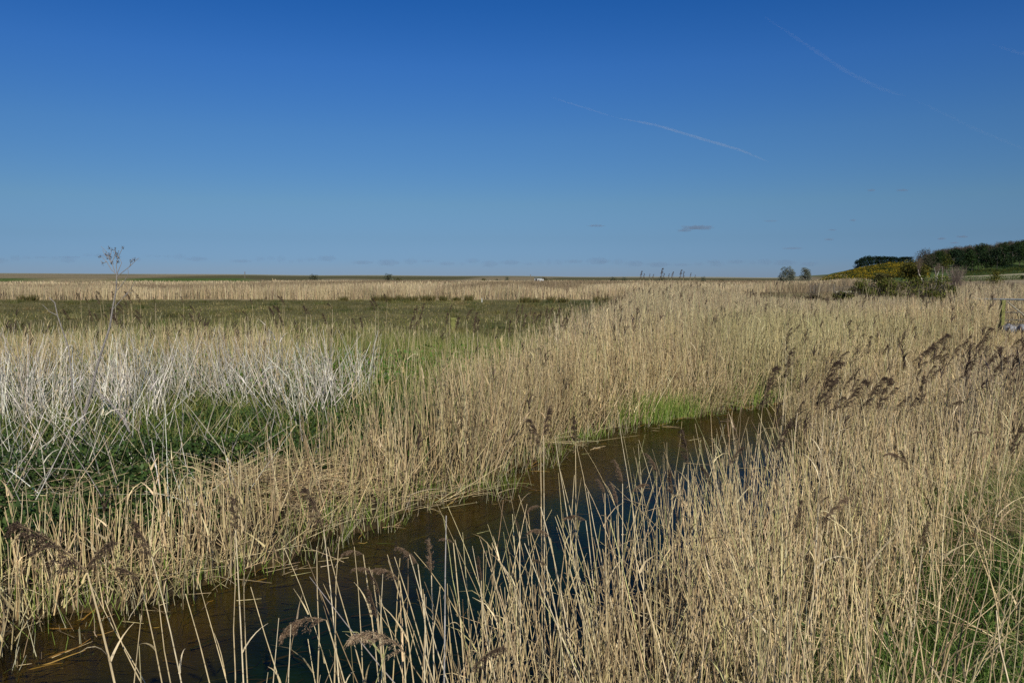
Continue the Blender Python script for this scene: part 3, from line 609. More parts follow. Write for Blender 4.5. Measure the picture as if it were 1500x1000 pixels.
# (plume base px), distance, foot offset, sweep, length, kind, label
R1 = [
 ((128, 838), 3.6, (.35, -.1), (-1, .1, .75), .42, 'dark', 'biggest dark plume, leaning left over the far bank at the bottom left', .75, 0),
 ((128, 842), 3.65, (.32, -.05), (.5, .1, 1.0), .2, 'dark', 'small tufted dark plume tucked against the base of the largest dark plume', .6, 1),
 ((222, 815), 4.2, (.30, 0), (-.45, .1, .9), .24, 'dark', 'narrow dark plume to the right of the largest dark plume, tip pointing up left', .6, 2),
 ((205, 850), 4.4, (.25, 0), (-.9, .1, .6), .16, 'dark', 'small dark plume low down between two taller dark plumes at the left bottom', .6, 1),
 ((345, 776), 4.1, (.02, .05), (-.1, .1, 1), .19, 'dark', 'upright dark plume on a straight stem in front of the flattened reed heap', .4, 2),
 ((474, 775), 4.6, (.12, 0), (-.35, .1, 1), .26, 'dark', 'dark plume nodding left where the far reeds meet the ditch, above the brown plumes', .5, 0),
 ((478, 908), 3.7, (.32, -.1), (-1, .1, .05), .26, 'brown', 'long brown plume held out flat to the left over the dark water', .8, 0),
 ((592, 955), 3.3, (.05, -.1), (-.6, .1, .35), .27, 'pale', 'pale ragged plume bent over to the left near the bottom edge', .6, 0),
 ((532, 812), 4.3, (.14, 0), (-1, .1, .3), .13, 'brown', 'little brown plume topmost in the cluster over the ditch', .7, 0),
 ((545, 835), 4.2, (.12, 0), (-1, .1, 0), .12, 'brown', 'little drooping plume second from the top in the cluster over the ditch', .7, 1),
 ((585, 850), 4.1, (.15, 0), (-.8, .1, .6), .17, 'brown', 'feathery mauve brown plume in the middle of the cluster over the ditch', .6, 0),
 ((612, 826), 4.4, (.12, 0), (-.7, .1, .7), .16, 'brown', 'feathery plume leaning left beside a rust brown upright plume', .6, 1),
 ((632, 842), 4.3, (.02, 0), (-.05, .1, 1), .20, 'brown', 'rust brown upright plume standing right of the cluster over the ditch', .3, 1),
 ((552, 905), 3.9, (.10, 0), (-.3, .1, 1), .17, 'dark', 'dark plume low in the cluster over the ditch, under the feathery ones', .4, 2),
 ((556, 872), 4.0, (.06, 0), (-.2, .1, 1), .14, 'dark', 'short dark plume in the cluster, just above a lower dark one', .4, 1),
 ((690, 985), 3.3, (-.05, -.1), (.8, .1, .4), .18, 'dark', 'dark hooked plume at the bottom edge left of centre', .4, 1),
 ((664, 795), 4.6, (.10, 0), (-.8, .1, .2), .09, 'brown', 'tiny brown tuft on a thin stem beside the tall white stem', .5, 0),
 ((705, 850), 4.4, (.02, 0), (-.1, .1, 1), .14, 'dark', 'slim dark plume standing alone over the dark water left of centre', .3, 2),
 ((792, 742), 4.9, (.30, 0), (-1, .1, -.1), .11, 'brown', 'small curled plume bowed left over open water, higher of a pair', .6, 2),
 ((806, 788), 4.8, (.18, 0), (-.7, .1, .8), .17, 'brown', 'small curled plume bowed left over open water, lower of a pair', .6, 2),
 ((761, 778), 4.9, (.01, 0), (-.1, .1, 1), .08, 'dark', 'tiny dark knob of a plume on a thin upright stem over the water', .2, 1),
 ((800, 828), 4.7, (.20, 0), (-.9, .1, .5), .09, 'dark', 'tiny dark knob of a plume on a slanting stem over the water', .6, 1),
 ((858, 762), 5.2, (.14, 0), (-.9, .1, .4), .15, 'brown', 'soft brown plume bent left over open water right of the curled pair', .7, 0),
 ((905, 740), 6.0, (.04, 0), (-.1, .1, .9), .15, 'brown', 'grey brown plume low over the water below the open reach of the ditch', .4, 1),
 ((912, 708), 6.2, (.02, .05), (-.15, .1, 1), .17, 'brown', 'ragged grey brown plume rising from the edge of the near reeds', .4, 1),
 ((925, 722), 6.1, (.10, 0), (.8, .1, .5), .13, 'brown', 'ragged grey brown plume turned right beside its upright neighbour', .5, 0),
 ((886, 722), 5.6, (.03, 0), (-.3, .1, 1), .10, 'brown', 'small brown tuft left of the ragged grey brown plumes', .4, 1),
 ((792, 655), 6.4, (.02, 0), (-.4, .1, 1), .24, 'dark', 'dark double-tipped plume in front of the reeds at the middle of the far bank', .3, 0),
 ((796, 638), 6.5, (.02, .05), (.35, .1, 1), .26, 'dark', 'tall dark plume rising just behind the double-tipped one at mid bank', .3, 2),
 ((843, 648), 6.6, (.02, .05), (-.05, .1, 1), .22, 'dark', 'straight narrow dark plume beside the water at the middle of the picture', .2, 2),
 ((1008, 680), 7.2, (.03, .05), (-.1, .1, 1), .26, 'dark', 'upright dark plume against the blue reflecting water', .2, 0),
 ((962, 690), 6.9, (.03, .05), (-.4, .1, .9), .16, 'brown', 'brown plume against the water left of an upright dark plume', .4, 1),
 ((985, 725), 6.3, (.03, .05), (-.1, .1, 1), .18, 'dark', 'narrow dark plume low among the near reeds below the blue water', .3, 2),
 ((1042, 712), 6.8, (.03, .05), (-.2, .1, 1), .16, 'dark', 'dark plume on the shaded stems right of the blue water', .3, 1),
 ((1070, 680), 7.1, (-.05, .05), (.5, .1, .9), .17, 'dark', 'dark plume slanting right at the edge of the blue water', .4, 1),
 ((1136, 660), 7.6, (-.05, .05), (.6, .1, .8), .3, 'dark', 'thin dark plume slanting up right over the end of the water', .5, 2),
 ((1116, 605), 8.2, (-.03, .1), (.25, .1, 1), .42, 'dark', 'long dark plume standing where the ditch disappears behind reeds', .3, 0),
 ((1196, 606), 8.0, (-.05, .1), (.4, .1, 1), .48, 'dark', 'tallest and bushiest dark plume right of the end of the ditch', .3, 0),
 ((1208, 600), 8.1, (-.02, .1), (.2, .1, 1), .28, 'dark', 'shorter dark plume leaning on the bushiest one', .3, 1),
 ((1150, 560), 9.0, (.0, .1), (.15, .1, 1), .3, 'dark', 'dark plume left of the bushiest one and set a little farther back', .3, 0),
 ((1234, 605), 8.0, (-.1, .1), (.65, .1, .9), .34, 'dark', 'dark plume curving up right, first in the row behind the near reeds', .5, 0),
 ((1262, 603), 8.1, (-.1, .1), (.65, .1, .9), .36, 'dark', 'dark plume curving up right, second in the row behind the near reeds', .5, 0),
 ((1284, 600), 8.2, (-.1, .1), (.6, .1, 1), .34, 'dark', 'dark plume curving up right, third in the row behind the near reeds', .5, 2),
 ((1348, 594), 8.3, (-.02, .1), (.15, .1, 1), .28, 'dark', 'straight dark plume right of the curving row', .3, 2),
 ((1272, 523), 11.5, (0, .1), (.1, .1, 1), .26, 'dark', 'single dark plume standing high above the tan reeds at right', .3, 0),
 ((1336, 532), 10.6, (-.1, .1), (.9, .1, .7), .30, 'dark', 'dark plume lying over to the right at the left end of the brown fringe', .7, 0),
 ((1362, 515), 11.2, (-.1, .1), (.8, .1, .8), .30, 'dark', 'dark plume lying over to the right inside the brown fringe', .7, 0),
 ((1434, 520), 10.8, (-.05, .1), (.4, .1, 1), .34, 'dark', 'tall dark plume near the middle of the brown fringe at right', .4, 0),
 ((1388, 596), 8.4, (-.02, .1), (.8, .1, .2), .16, 'dark', 'small hooked dark plume above the bright near reeds at right', .6, 1),
 ((1446, 640), 7.6, (.0, .1), (-.5, .1, .5), .12, 'brown', 'mop headed brown plume on a straight pale stem near the right edge', .5, 2),
 ((1324, 678), 7.0, (.0, .1), (-.5, .1, .7), .17, 'brown', 'hooked brown plume bent left in the middle of the near reeds', .5, 2),
 ((1330, 690), 7.0, (.0, .1), (-.1, .1, 1), .16, 'dark', 'dark plume hanging just under the hooked brown one', .3, 1),
 ((1168, 780), 5.6, (.0, .1), (.1, .1, 1), .19, 'dark', 'upright dark plume left of a ragged cluster in the near reeds', .2, 0),
 ((1208, 765), 5.7, (-.1, .1), (.7, .1, .9), .22, 'brown', 'ragged brown plume reaching up right, biggest of the cluster in the near reeds', .5, 1),
 ((1200, 738), 5.9, (0, .1), (.6, .1, .4), .08, 'dark', 'small dark tuft above the ragged brown plume in the near reeds', .5, 1),
 ((1204, 776), 5.6, (0, .1), (.2, .1, .8), .10, 'dark', 'small dark tuft beneath the ragged brown plume in the near reeds', .4, 1),
 ((1480, 665), 7.2, (-.1, .1), (.5, .1, 1), .26, 'dark', 'thin slanting dark plume beside the right edge above the green bank', .4, 2),
 ((1352, 800), 5.8, (0, .1), (.2, .1, 1), .16, 'dark', 'dark plume sunk among the reeds above the green bank', .3, 1),
]
for top, d, foot, sw, L, kind, lab, up, var in R1:
    if top[0] > 870: d *= .84
    reed(top, d, foot, sw, L, kind, lab, G1 if top[1] > 740 else 'plumed reeds above the near reed bed', up, .0058 if d < 5 else .0048, var % len(PL[kind]))
# the fringe of plumes at the right, and the plumes dotted over the far side
def sprinkle(n, xr, yr, dr, Lr, sw, lab, grp, clear=None):
    for i in range(n):
        px = random.uniform(*xr); py = random.uniform(*yr); t = (py - yr[0]) / max(1, yr[1] - yr[0])
        d = lerp(dr[0], dr[1], t) * random.uniform(.96, 1.04)
        reed((px, py), d, (random.uniform(-.2, .1), .1), (sw * random.uniform(.5, 1.3), .1, random.uniform(.4, 1)), random.uniform(*Lr), 'dark', lab, grp, .5, .005)
sprinkle(40, (1330, 1500), (500, 560), (12.5, 9.6), (.13, .24), .9, 'dark slanting plume, one of many crowded in the brown fringe at the right edge', 'brown fringe of plumes')
sprinkle(12, (1150, 1340), (560, 620), (10, 8.2), (.13, .22), .7, 'dark plume in the thin scatter along the back of the near reed bed', 'scattered plumes behind the near bed')
sprinkle(16, (1130, 1340), (465, 530), (22, 13), (.16, .26), .7, 'small dark plume poking out of the pale reeds in the middle right', 'plumes in the pale reeds')
sprinkle(22, (90, 215), (436, 478), (21, 16), (.2, .3), -.5, 'dark plume in the loose row behind the dead branching stem', 'plumes behind the grey stems')
sprinkle(26, (220, 590), (440, 490), (21, 15), (.18, .28), -.4, 'dark plume over the green sward behind the grey stems', 'plumes over the green sward')
sprinkle(34, (590, 850), (458, 488), (21, 15), (.2, .34), .1, 'dark upright plume in the broken row between the sward and the green field', 'plumes in front of the green field')
for px, L in ((938, .5), (943, .35), (951, .25), (956, .3), (968, .62), (972, .4), (979, .3), (984, .45), (996, .55), (1001, .42), (1011, .3), (1018, .25)):
    reed((px, 408 + random.uniform(-1, 2)), 40, (0, .1), (.1, .1, 1), L * .9, 'dark', 'dark plume standing above the skyline over the tallest reeds', 'plumes on the skyline', .3, .008)

# bare stems in front of the water: (top px), (px, row) lower down, distance, radius
G2 = 'bare reed stems in front of the water'
def bare(top, low, d, r, label, group, col=None, name='reed_stem'):
    T = pixd(*top, d); Lw = pixd(*low, d); k = (T.z + .35) / max(T.z - Lw.z, .05)
    B = T + (Lw - T) * k; B.z = min(-.3, float(gz(B.x, B.y)) - .05)
    root = thing(name, B, label, 'reed' if name != 'fallen_twig' else 'twig', group)
    n = 8; bow = random.uniform(-.075, .06)
    pts = [(B.lerp(T, i / n) - B) + Vector((bow * math.sin(PI * i / n) + random.uniform(-.007, .007), random.uniform(-.01, .01), 0)) for i in range(n + 1)]
    c = random.choice(REEDCOL) if col is None else col
    V, Qs, cc = tube(pts, [lerp(r, r * .3, (i / n) ** 1.5) for i in range(n + 1)], 6, c); obj('stem', mesh_np('stem', V, Qs, cc), M_reed, root)
    if random.random() < .5:
        p = pts[random.randint(3, 6)]
        lf = strands(np.array([tuple(p)]), np.array([random.uniform(.12, .3)]), np.array([random.uniform(0, 6)]), np.array([.2]), np.array([.8]), np.array([r * 1.2]), np.array([.0005]), 5, 2, np.array([c]) * .9)
        obj('leaf', mesh_np('leaf', *lf), M_reed, root)
for top, low in (((345, 790), (352, 1000)), ((360, 745), (374, 1000)), ((366, 860), (408, 1000)), ((406, 905), (408, 1000)), ((466, 800), (470, 1000)), ((496, 786), (492, 1000)),
                 ((130, 850), (205, 1000)), ((150, 880), (212, 1000)), ((230, 880), (258, 1000)), ((208, 900), (206, 1000)), ((292, 850), (330, 1000)), ((270, 870), (296, 1000)),
                 ((425, 915), (428, 1000)), ((482, 800), (545, 1000)), ((566, 812), (612, 1000)), ((578, 815), (640, 1000)), ((600, 812), (668, 1000)), ((622, 870), (618, 1000)),
                 ((520, 800), (524, 1000)), ((540, 830), (580, 1000)), ((560, 840), (556, 1000)), ((646, 858), (625, 1000)), ((668, 790), (700, 1000)), ((690, 800), (720, 1000)), ((740, 860), (735, 1000)), ((712, 795), (760, 1000)),
                 ((812, 640), (860, 900)), ((822, 690), (880, 900)), ((845, 650), (870, 900)), ((905, 600), (945, 860)), ((862, 720), (905, 900)), ((770, 795), (850, 980)), ((842, 695), (840, 900)), ((1018, 620), (1060, 800)), ((1030, 640), (1075, 800)), ((1110, 650), (1100, 800))):
    d = np.interp(top[1], [600, 700, 800, 900], [7.2, 5.6, 4.2, 3.6])
    bare(top, low, float(d), random.uniform(.0042, .0066), 'bare straw coloured reed stem standing in front of the dark ditch water', G2)
bare((653, 755), (652, 1000), 3.9, .0075, 'thick pale grey stem, the palest, standing in front of the water left of centre', None, (.40, .37, .34), 'weathered_reed')
bare((452, 845), (575, 1000), 4.0, .006, 'thin grey twig slanting down right across the dark water under a flat brown plume', None, (.30, .26, .23), 'fallen_twig')

# ---- dead branching plant at the left
root = thing('dead_plant', pixd(108, 650, 13) , 'tall leafless grey plant with two crooked stems, its twiggy top against the sky at left', 'dead plant')
R0 = Vector(root.location)
def pp(px, py, d=13): return pixd(px, py, d) - R0
def stem_part(name, pl, r0, r1, m=M_dead, parent=root, d=13):
    pts = [pp(a, b, d) for a, b in pl]
    V, Qs, c = tube(pts, [lerp(r0, r1, i / (len(pts) - 1)) for i in range(len(pts))], 6); return obj(name, mesh_np(name, V, Qs, c), m, parent)
s1 = stem_part('stem', [(106, 652), (122, 612), (133, 575), (141, 540), (152, 505), (161, 478), (165, 450), (170, 425), (171, 402)], .026, .010)
s2 = stem_part('stem', [(120, 650), (112, 610), (106, 570), (102, 525), (100, 508), (90, 480), (84, 462), (80, 443), (72, 436)], .017, .007)
tw = [[(171, 402), (163, 395), (156, 383), (150, 377), (146, 376)], [(171, 402), (175, 392), (178, 385), (175, 378)], [(168, 398), (164, 385), (160, 376), (155, 368), (148, 361)], [(163, 386), (160, 380), (157, 373)],
      [(164, 384), (167, 376), (170, 370), (168, 364)], [(171, 400), (170, 388), (173, 378), (176, 370), (180, 362)], [(173, 378), (170, 371), (165, 366)], [(170, 406), (180, 398), (190, 390), (197, 383), (203, 378)],
      [(190, 390), (192, 383), (195, 378)], [(172, 425), (182, 412), (188, 401), (187, 392)], [(166, 452), (180, 436), (192, 422), (198, 412)], [(180, 436), (186, 430), (194, 428)], [(84, 462), (72, 456), (62, 446)],
      [(158, 376), (153, 372), (150, 366)], [(156, 383), (150, 386), (147, 381)], [(161, 376), (163, 368), (160, 362)]]
for q in tw: stem_part('twig', q, .0065, .003)
V = []; cl = []
sp = []
for px, py in ((146, 376), (156, 373), (160, 372), (162, 378), (157, 378), (164, 385), (150, 386), (173, 377), (172, 372), (173, 384), (168, 365), (165, 366), (180, 363), (192, 382), (197, 380), (170, 370), (160, 363), (172, 418), (194, 426), (170, 375)):
    c0 = pp(px, py)
    sp = [(c0.x + random.gauss(0, .012), c0.y + random.gauss(0, .012), c0.z + random.gauss(0, .014)) for k in range(16)]
    A = Acc(); A.add(leaves(np.array(sp), .024, vcol((.10, .07, .055), len(sp), .2))); obj('seed_cluster', A.mesh('seed_cluster', False), M_leaf, root)
# fallen grey stem at its foot
b = pixd(190, 625, 12.5); root = thing('dead_branch', b, 'thick bleached dead branch lying slantwise through the nettles right of the leafless plant', 'branch')
V, Qs, c = tube([pixd(x_, y_, 12.5) - b for x_, y_ in ((190, 632), (181, 615), (170, 600), (160, 588), (148, 578), (138, 566))], [.02, .02, .018, .016, .013, .01], 6); obj('limb', mesh_np('limb', V, Qs, c), M_dead, root)
V, Qs, c = tube([pixd(x_, y_, 12.5) - b for x_, y_ in ((181, 615), (186, 600), (190, 590))], [.012, .01, .006], 5); obj('side_branch', mesh_np('side_branch', V, Qs, c), M_dead, root)

# ---- bushes and trees
def crown(name, lobes, n, size, cols, m=None, flat=.8):
    """leaf clumps on and inside a set of lobes (x, y, z, rx, ry, rz)"""
    lb = np.array(lobes, float); wgt = (lb[:, 3] * lb[:, 5]); i = rng.choice(len(lb), n, p=wgt / wgt.sum())
    d = rng.normal(0, 1, (n, 3)); d /= np.linalg.norm(d, axis=1)[:, None]; rad = rng.uniform(.35, 1, n) ** .5 * (1 + rng.normal(0, .08, n))
    P = lb[i, :3] + d * lb[i, 3:6] * rad[:, None]; P[:, 2] = np.maximum(P[:, 2], .02)
    c = pick(cols, [1] * len(cols), n, .16, .05)
    A = Acc(); A.add(leaves(P, size, c)); me = A.mesh(name, False); me.materials.append(m or M_tree); return me
def lobeset(n, R, H, z0, r, seed):
    g = np.random.default_rng(seed); L = []
    for i in range(n):
        a = g.uniform(0, 2 * PI); q = g.uniform(0, 1) ** .6; z = g.uniform(0, 1)
        rr = R * q * math.sqrt(max(.08, 1 - (z * 1.0) ** 2.2)); s = g.uniform(.7, 1.25) * r
        L.append((rr * math.cos(a), rr * math.sin(a), z0 + (H - z0 - r * .8) * z + r * .3, s, s, s * .8))
    return L
def twigs(name, n, H, R, r, cols, m=M_tree, base=0.0):
    az = rng.uniform(0, 2 * PI, n); ln = rng.uniform(0, math.atan2(R, H) * 1.25, n)
    A = Acc(); b0 = np.stack([rng.normal(0, R * .1, n), rng.normal(0, R * .1, n), np.full(n, base)], 1)
    A.add(strands(b0, rng.uniform(.55, 1.05, n) * H / np.cos(ln * .5), az, ln, rng.uniform(-.5, .5, n), np.full(n, r), np.full(n, r * .3), 4, 2, pick(cols, [1] * len(cols), n, .15), R * .03))
    # finer twigs
    k = n * 5; a2 = rng.uniform(0, 2 * PI, k); f = rng.uniform(.3, .95, k); rr = R * f * rng.uniform(.1, 1, k) * .9
    b1 = np.stack([rr * np.cos(a2), rr * np.sin(a2), base + H * f * .85], 1)
    A.add(strands(b1, rng.uniform(.12, .3, k) * H, a2, rng.uniform(0, .8, k), rng.uniform(-.4, .4, k), np.full(k, r * .55), np.full(k, r * .2), 2, 2, pick(cols, [1] * len(cols), k, .15)))
    me = A.mesh(name); me.materials.append(m); return me
def trunk_mesh(H, r, m=M_bark):
    A = Acc(); A.add(tube([(0, 0, -.3), (.03 * H, 0, H * .35), (-.01 * H, .02 * H, H * .7), (0, 0, H)], [r, r * .8, r * .5, r * .15], 7))
    for k in range(5):
        a = k * 1.3; z = H * (.35 + .11 * k); A.add(tube([(0, 0, z), (math.cos(a) * H * .12, math.sin(a) * H * .12, z + H * .1), (math.cos(a) * H * .24, math.sin(a) * H * .24, z + H * .16)], [r * .4, r * .28, r * .1], 5))
    me = A.mesh('trunk'); me.materials.append(m); return me
def tree(name, loc, label, cat, group, cm, tm, s=1.0, rz=None, sz=None):
    root = thing(name, loc, label, cat, group, random.uniform(0, 6) if rz is None else rz)
    root.scale = (s, s, sz or s)
    o = bpy.data.objects.new('crown', cm); COL.objects.link(o); o.parent = root
    o = bpy.data.objects.new('trunk', tm); COL.objects.link(o); o.parent = root
    return root
def gpt(px, d): x = (px - 750) / F * d; return (x, d, float(gz(x, d)))

OLIVE = [(.055, .065, .018), (.085, .085, .022), (.04, .05, .016)]
GREYG = [(.15, .165, .115), (.19, .20, .15), (.115, .125, .085)]
DARKP = [(.016, .032, .014), (.026, .046, .018), (.012, .024, .012)]
DARKG = [(.026, .048, .012), (.04, .07, .018), (.02, .036, .01)]
YELG = [(.09, .10, .016), (.13, .12, .02), (.06, .07, .015)]
BARE = [(.075, .062, .045), (.095, .078, .055), (.06, .052, .035), (.085, .078, .045)]
t_big = trunk_mesh(8, .22); t_small = trunk_mesh(2.6, .06); t_pale = trunk_mesh(7, .16, M_pale_bark)
stem_bush = twigs('trunk_bush', 26, 2.2, 1.2, .02, [(.12, .10, .08)])
# skyline bushes
sk = crown('bush_crown', lobeset(16, 1.7, 2.7, .2, .8, 1), 900, .28, OLIVE + GREYG)
sk2 = crown('bush_crown_b', lobeset(12, 2.2, 2.0, .2, .7, 2), 800, .26, OLIVE)
for px, py, wpx, hpx, d, lab in ((570, 400, 17, 10, 520, 'rounded grey bush on the skyline, biggest on the flat horizon, left of centre'), (461, 401, 17, 6, 560, 'low faint bush on the skyline above the belt, well left of the big rounded one'),
                            (708, 405, 10, 3, 520, 'flat low bush on the skyline left of the little white hut'), (743, 404, 6, 5, 500, 'small pointed bush on the skyline nearest the left of the white hut'), (728, 406, 6, 3, 500, 'smallest dot of a bush between two others left of the white hut'),
                            (898, 405, 12, 5, 480, 'low dark bush on the skyline, first right of the white hut'), (914, 405, 9, 5, 480, 'low dark bush on the skyline, second right of the white hut'), (968, 405, 9, 5, 480, 'dark bush on the skyline behind the plumes of the tallest reeds'),
                            (1029, 404, 9, 8, 330, 'dark green bush in front of the skyline right of the plumes on the horizon'), (1056, 407, 12, 3, 470, 'low green bush on the skyline halfway to the two grey-green trees'), (585, 404, 9, 4, 520, 'small bush touching the right side of the big rounded bush')):
    g0 = gpt(px, d); ztop = CAMH + (HZ - py) / F * d; s = (wpx / F * d) / 3.6; hz = (ztop - g0[2]) / 2.7
    tree('skyline_bush', g0, lab, 'bush', 'bushes on the skyline', sk if hpx > 4 else sk2, stem_bush, s, sz=hz)
# the two grey-green trees
gg = crown('tree_crown', lobeset(34, 3.6, 8.6, .2, 1.35, 5), 5200, .42, GREYG)
gg2 = crown('tree_crown_b', lobeset(28, 2.7, 8.2, .2, 1.2, 9), 4000, .40, GREYG)
tree('willow_tree', gpt(1153, 330), 'grey-green round-headed tree on the skyline, larger of the pair', 'tree', 'pair of grey-green trees', gg, t_big, .93, 0)
tree('willow_tree', gpt(1178, 335), 'grey-green tree with a narrow crown, smaller of the pair', 'tree', 'pair of grey-green trees', gg2, t_big, .88, 1)
# gorse on the hill
x, y = scatter(140, 330, 350, 575, .75, lambda x, y: (x / y > .388) * (x / y < .52) * (vnoise(x, y, 9, 111) > .12)); n = len(x)
A = Acc(); reps = 16
P = np.repeat(np.stack([x, y, gz(x, y)], 1), reps, 0); hb = np.repeat(.7 + 1.6 * vnoise(x, y, 5, 112), reps)
P += rng.normal(0, .7, P.shape) * np.array([1, 1, 0]); P[:, 2] += hb * rng.uniform(.1, 1.05, len(P))
fl = (np.repeat(vnoise(x, y, 4.5, 113), reps) + rng.normal(0, .12, len(P)) > .50) & (rng.random(len(P)) < .75)
c = np.where(fl[:, None], pick([(.36, .24, .012), (.27, .185, .012), (.16, .13, .02)], [1, 1, .6], len(P)), pick([(.045, .055, .012), (.07, .075, .015)], [1, 1], len(P)))
A.add(leaves(P, .62, c)); stuff('gorse', A, M_tree, 'yellow flowering gorse covering the low hill below the pines', 'gorse', False)
# pines on the ridge
pc = [crown('pine_crown', lobeset(26, 3.2, 8.6, .2, 1.5, 20 + k), 2200, .55, DARKP) for k in range(3)]
for i in range(19):
    px = 1254 + i * 4.2 + random.uniform(-1, 1); d = random.uniform(640, 690); g0 = gpt(px, d); ztop = CAMH + (HZ - np.interp(px, [1253, 1262, 1285, 1320, 1332], [381, 375.5, 375, 377.5, 383]) + random.uniform(-1.2, 1.2)) / F * d
    tree('pine_tree', g0, 'dark pine in the short row on the ridge above the yellow gorse', 'tree', 'pines above the gorse', pc[i % 3], t_big, 1.0 * random.uniform(.9, 1.2), sz=max(.55, (ztop - g0[2]) / 8.8))
# woodland on the rising ground at the right
wp = [crown('wood_crown', lobeset(20, 3.6, 11.5, 1.6, 1.7, 30 + k), 1500, .62, [DARKP, DARKG, DARKP + DARKG][k]) for k in range(3)]
wy = [crown('wood_crown_olive', lobeset(18, 3.0, 10.5, 2, 1.5, 40), 1300, .55, YELG)]
wb = [twigs('wood_crown_bare', 60, 11.5, 4.6, .13, BARE), twigs('wood_crown_bare_b', 60, 11.5, 5.2, .13, [(.095, .075, .055), (.115, .09, .065)])]
wb2 = [crown('wood_crown_bare_c', lobeset(24, 4.2, 11.5, 3, 1.6, 50), 2200, .38, [(.09, .075, .052), (.085, .075, .04), (.105, .085, .062)])]
for row, (d, kind, step) in enumerate(((460, 'e', 9), (500, 'm', 9), (545, 'm', 9), (590, 'b', 8.5), (640, 'b', 9), (690, 'b', 9))):
    px = 1340 + 4 * (row % 2) + (0 if d < 600 else 14)
    if kind == 'e': px = 1352
    while px < 1560:
        dd = d + random.uniform(-14, 14); g0 = gpt(px, dd); want = np.interp(px, [1330, 1350, 1375, 1400, 1450, 1500, 1560], [381, 374, 366, 362, 358, 352, 348])
        top = CAMH + (HZ - want + random.uniform(-2.2, 2.5)) / F * dd; h = min(13.5, max(4.5, top - g0[2])) * (1 if kind == 'b' else random.uniform(.8, 1.0))
        k = kind if kind != 'm' else random.choice('eeeby')
        if kind == 'e' and random.random() < .15: k = 'y'
        s = h / 11.5
        if k == 'e': tree('evergreen_tree', g0, 'dark evergreen in the wood on the rising ground at right', 'tree', 'dark evergreens of the hillside wood', random.choice(wp), t_big, s * 1.05, sz=s)
        elif k == 'y': tree('budding_tree', g0, 'olive green budding tree among the dark evergreens of the hillside wood', 'tree', 'olive trees of the hillside wood', wy[0], t_big, s * 1.05, sz=s * .92)
        else:
            tree('leafless_tree', g0, 'leafless brown tree on the upper edge of the hillside wood', 'tree', 'leafless trees of the hillside wood', random.choice(wb + wb2 * 2), t_big, s * 1.05, sz=s)
        px += step * random.uniform(.75, 1.25) * 500 / d
# hedges
def hedge(name, a, b, h, wd, n, cols, label, size=.35):
    (x0, y0), (x1, y1) = a, b; cx_, cy_ = (x0 + x1) / 2, (y0 + y1) / 2; z0 = float(gz(cx_, cy_))
    t = rng.random(n); x = x0 + (x1 - x0) * t; y = y0 + (y1 - y0) * t + rng.uniform(-wd, wd, n) / 2
    P = np.stack([x - cx_, y - cy_, gz(x, y) - z0 + rng.uniform(0, 1, n) ** .7 * h * (.8 + .4 * vnoise(x, y, 4, 77))], 1)
    A = Acc(); A.add(leaves(P, size, pick(cols, [1] * len(cols), n))); o = obj(name, A.mesh(name, False), M_tree); o.location = (cx_, cy_, z0)
    return tag(o, label, 'hedge')
hedge('hedge', (.555 * 352, 352), (.72 * 378, 378), 2.6, 2.5, 14000, DARKG + YELG, 'long dark green hedge between the pale stubble field and the hillside wood')
hedge('hedge', (.60 * 415, 415), (.72 * 445, 445), 2.4, 3, 7000, DARKG, 'upper green hedge running along the foot of the wood at the right edge')
hedge('hedge', (.53 * 262, 262), (.70 * 262, 262), 1.5, 4, 7000, [(.08, .13, .02), (.06, .09, .02)], 'low bright green weedy strip along the near side of the stubble field', .3)
# bushes behind the tall reeds
def bush(px, pytop, wpx, d, cols, label, n=2600, size=.16, seed=0, name='bush', group=None, cm=None, cat='bush'):
    g0 = gpt(px, d); H = CAMH + (HZ - pytop) / F * d - g0[2]; W = wpx / F * d
    if cm is None: cm = crown(name + '_crown', lobeset(26, W * .42, H, .1, min(H, W) * .2, seed), n, size, cols)
    return tree(name, g0, label, cat, group, cm, stem_bush, 1.0, 0) if cm.name.startswith(name) else None
bush(1338, 384, 58, 135, [(.085, .085, .02), (.12, .105, .022), (.06, .068, .02)], 'large rounded olive and gold bush in front of the wood, right of the gorse', 5200, .3, 61)
bush(1290, 396, 46, 125, [(.075, .075, .025), (.10, .09, .03)], 'low olive bush at the foot of the gorse hill', 3000, .26, 62)
bush(1457, 397, 26, 170, [(.13, .115, .025), (.09, .10, .02)], 'small golden green bush at the edge of the stubble field', 1800, .28, 63)
bush(1352, 365, 46, 420, BARE, 'bare purplish tree mass at the left end of the wood beside the pines', 2600, .5, 64, 'leafless_thicket', cat='thicket')
g0 = gpt(1399, 110); bt = twigs('crown_bare_willow', 150, 1, .42, .0045, [(.22, .17, .14), (.17, .13, .11)])
bt_o = tree('willow_bush', g0, 'leafless grey willow bush with upright twigs right of the brambles', 'bush', None, bt, trunk_mesh(.5, .02), 1, 0); Hh = CAMH + (HZ - 389) / F * 110 - g0[2]; bt_o.scale = (Hh * .8, Hh * .8, Hh)
BRM = [(.12, .14, .025), (.16, .17, .035), (.16, .13, .045), (.085, .10, .02)]
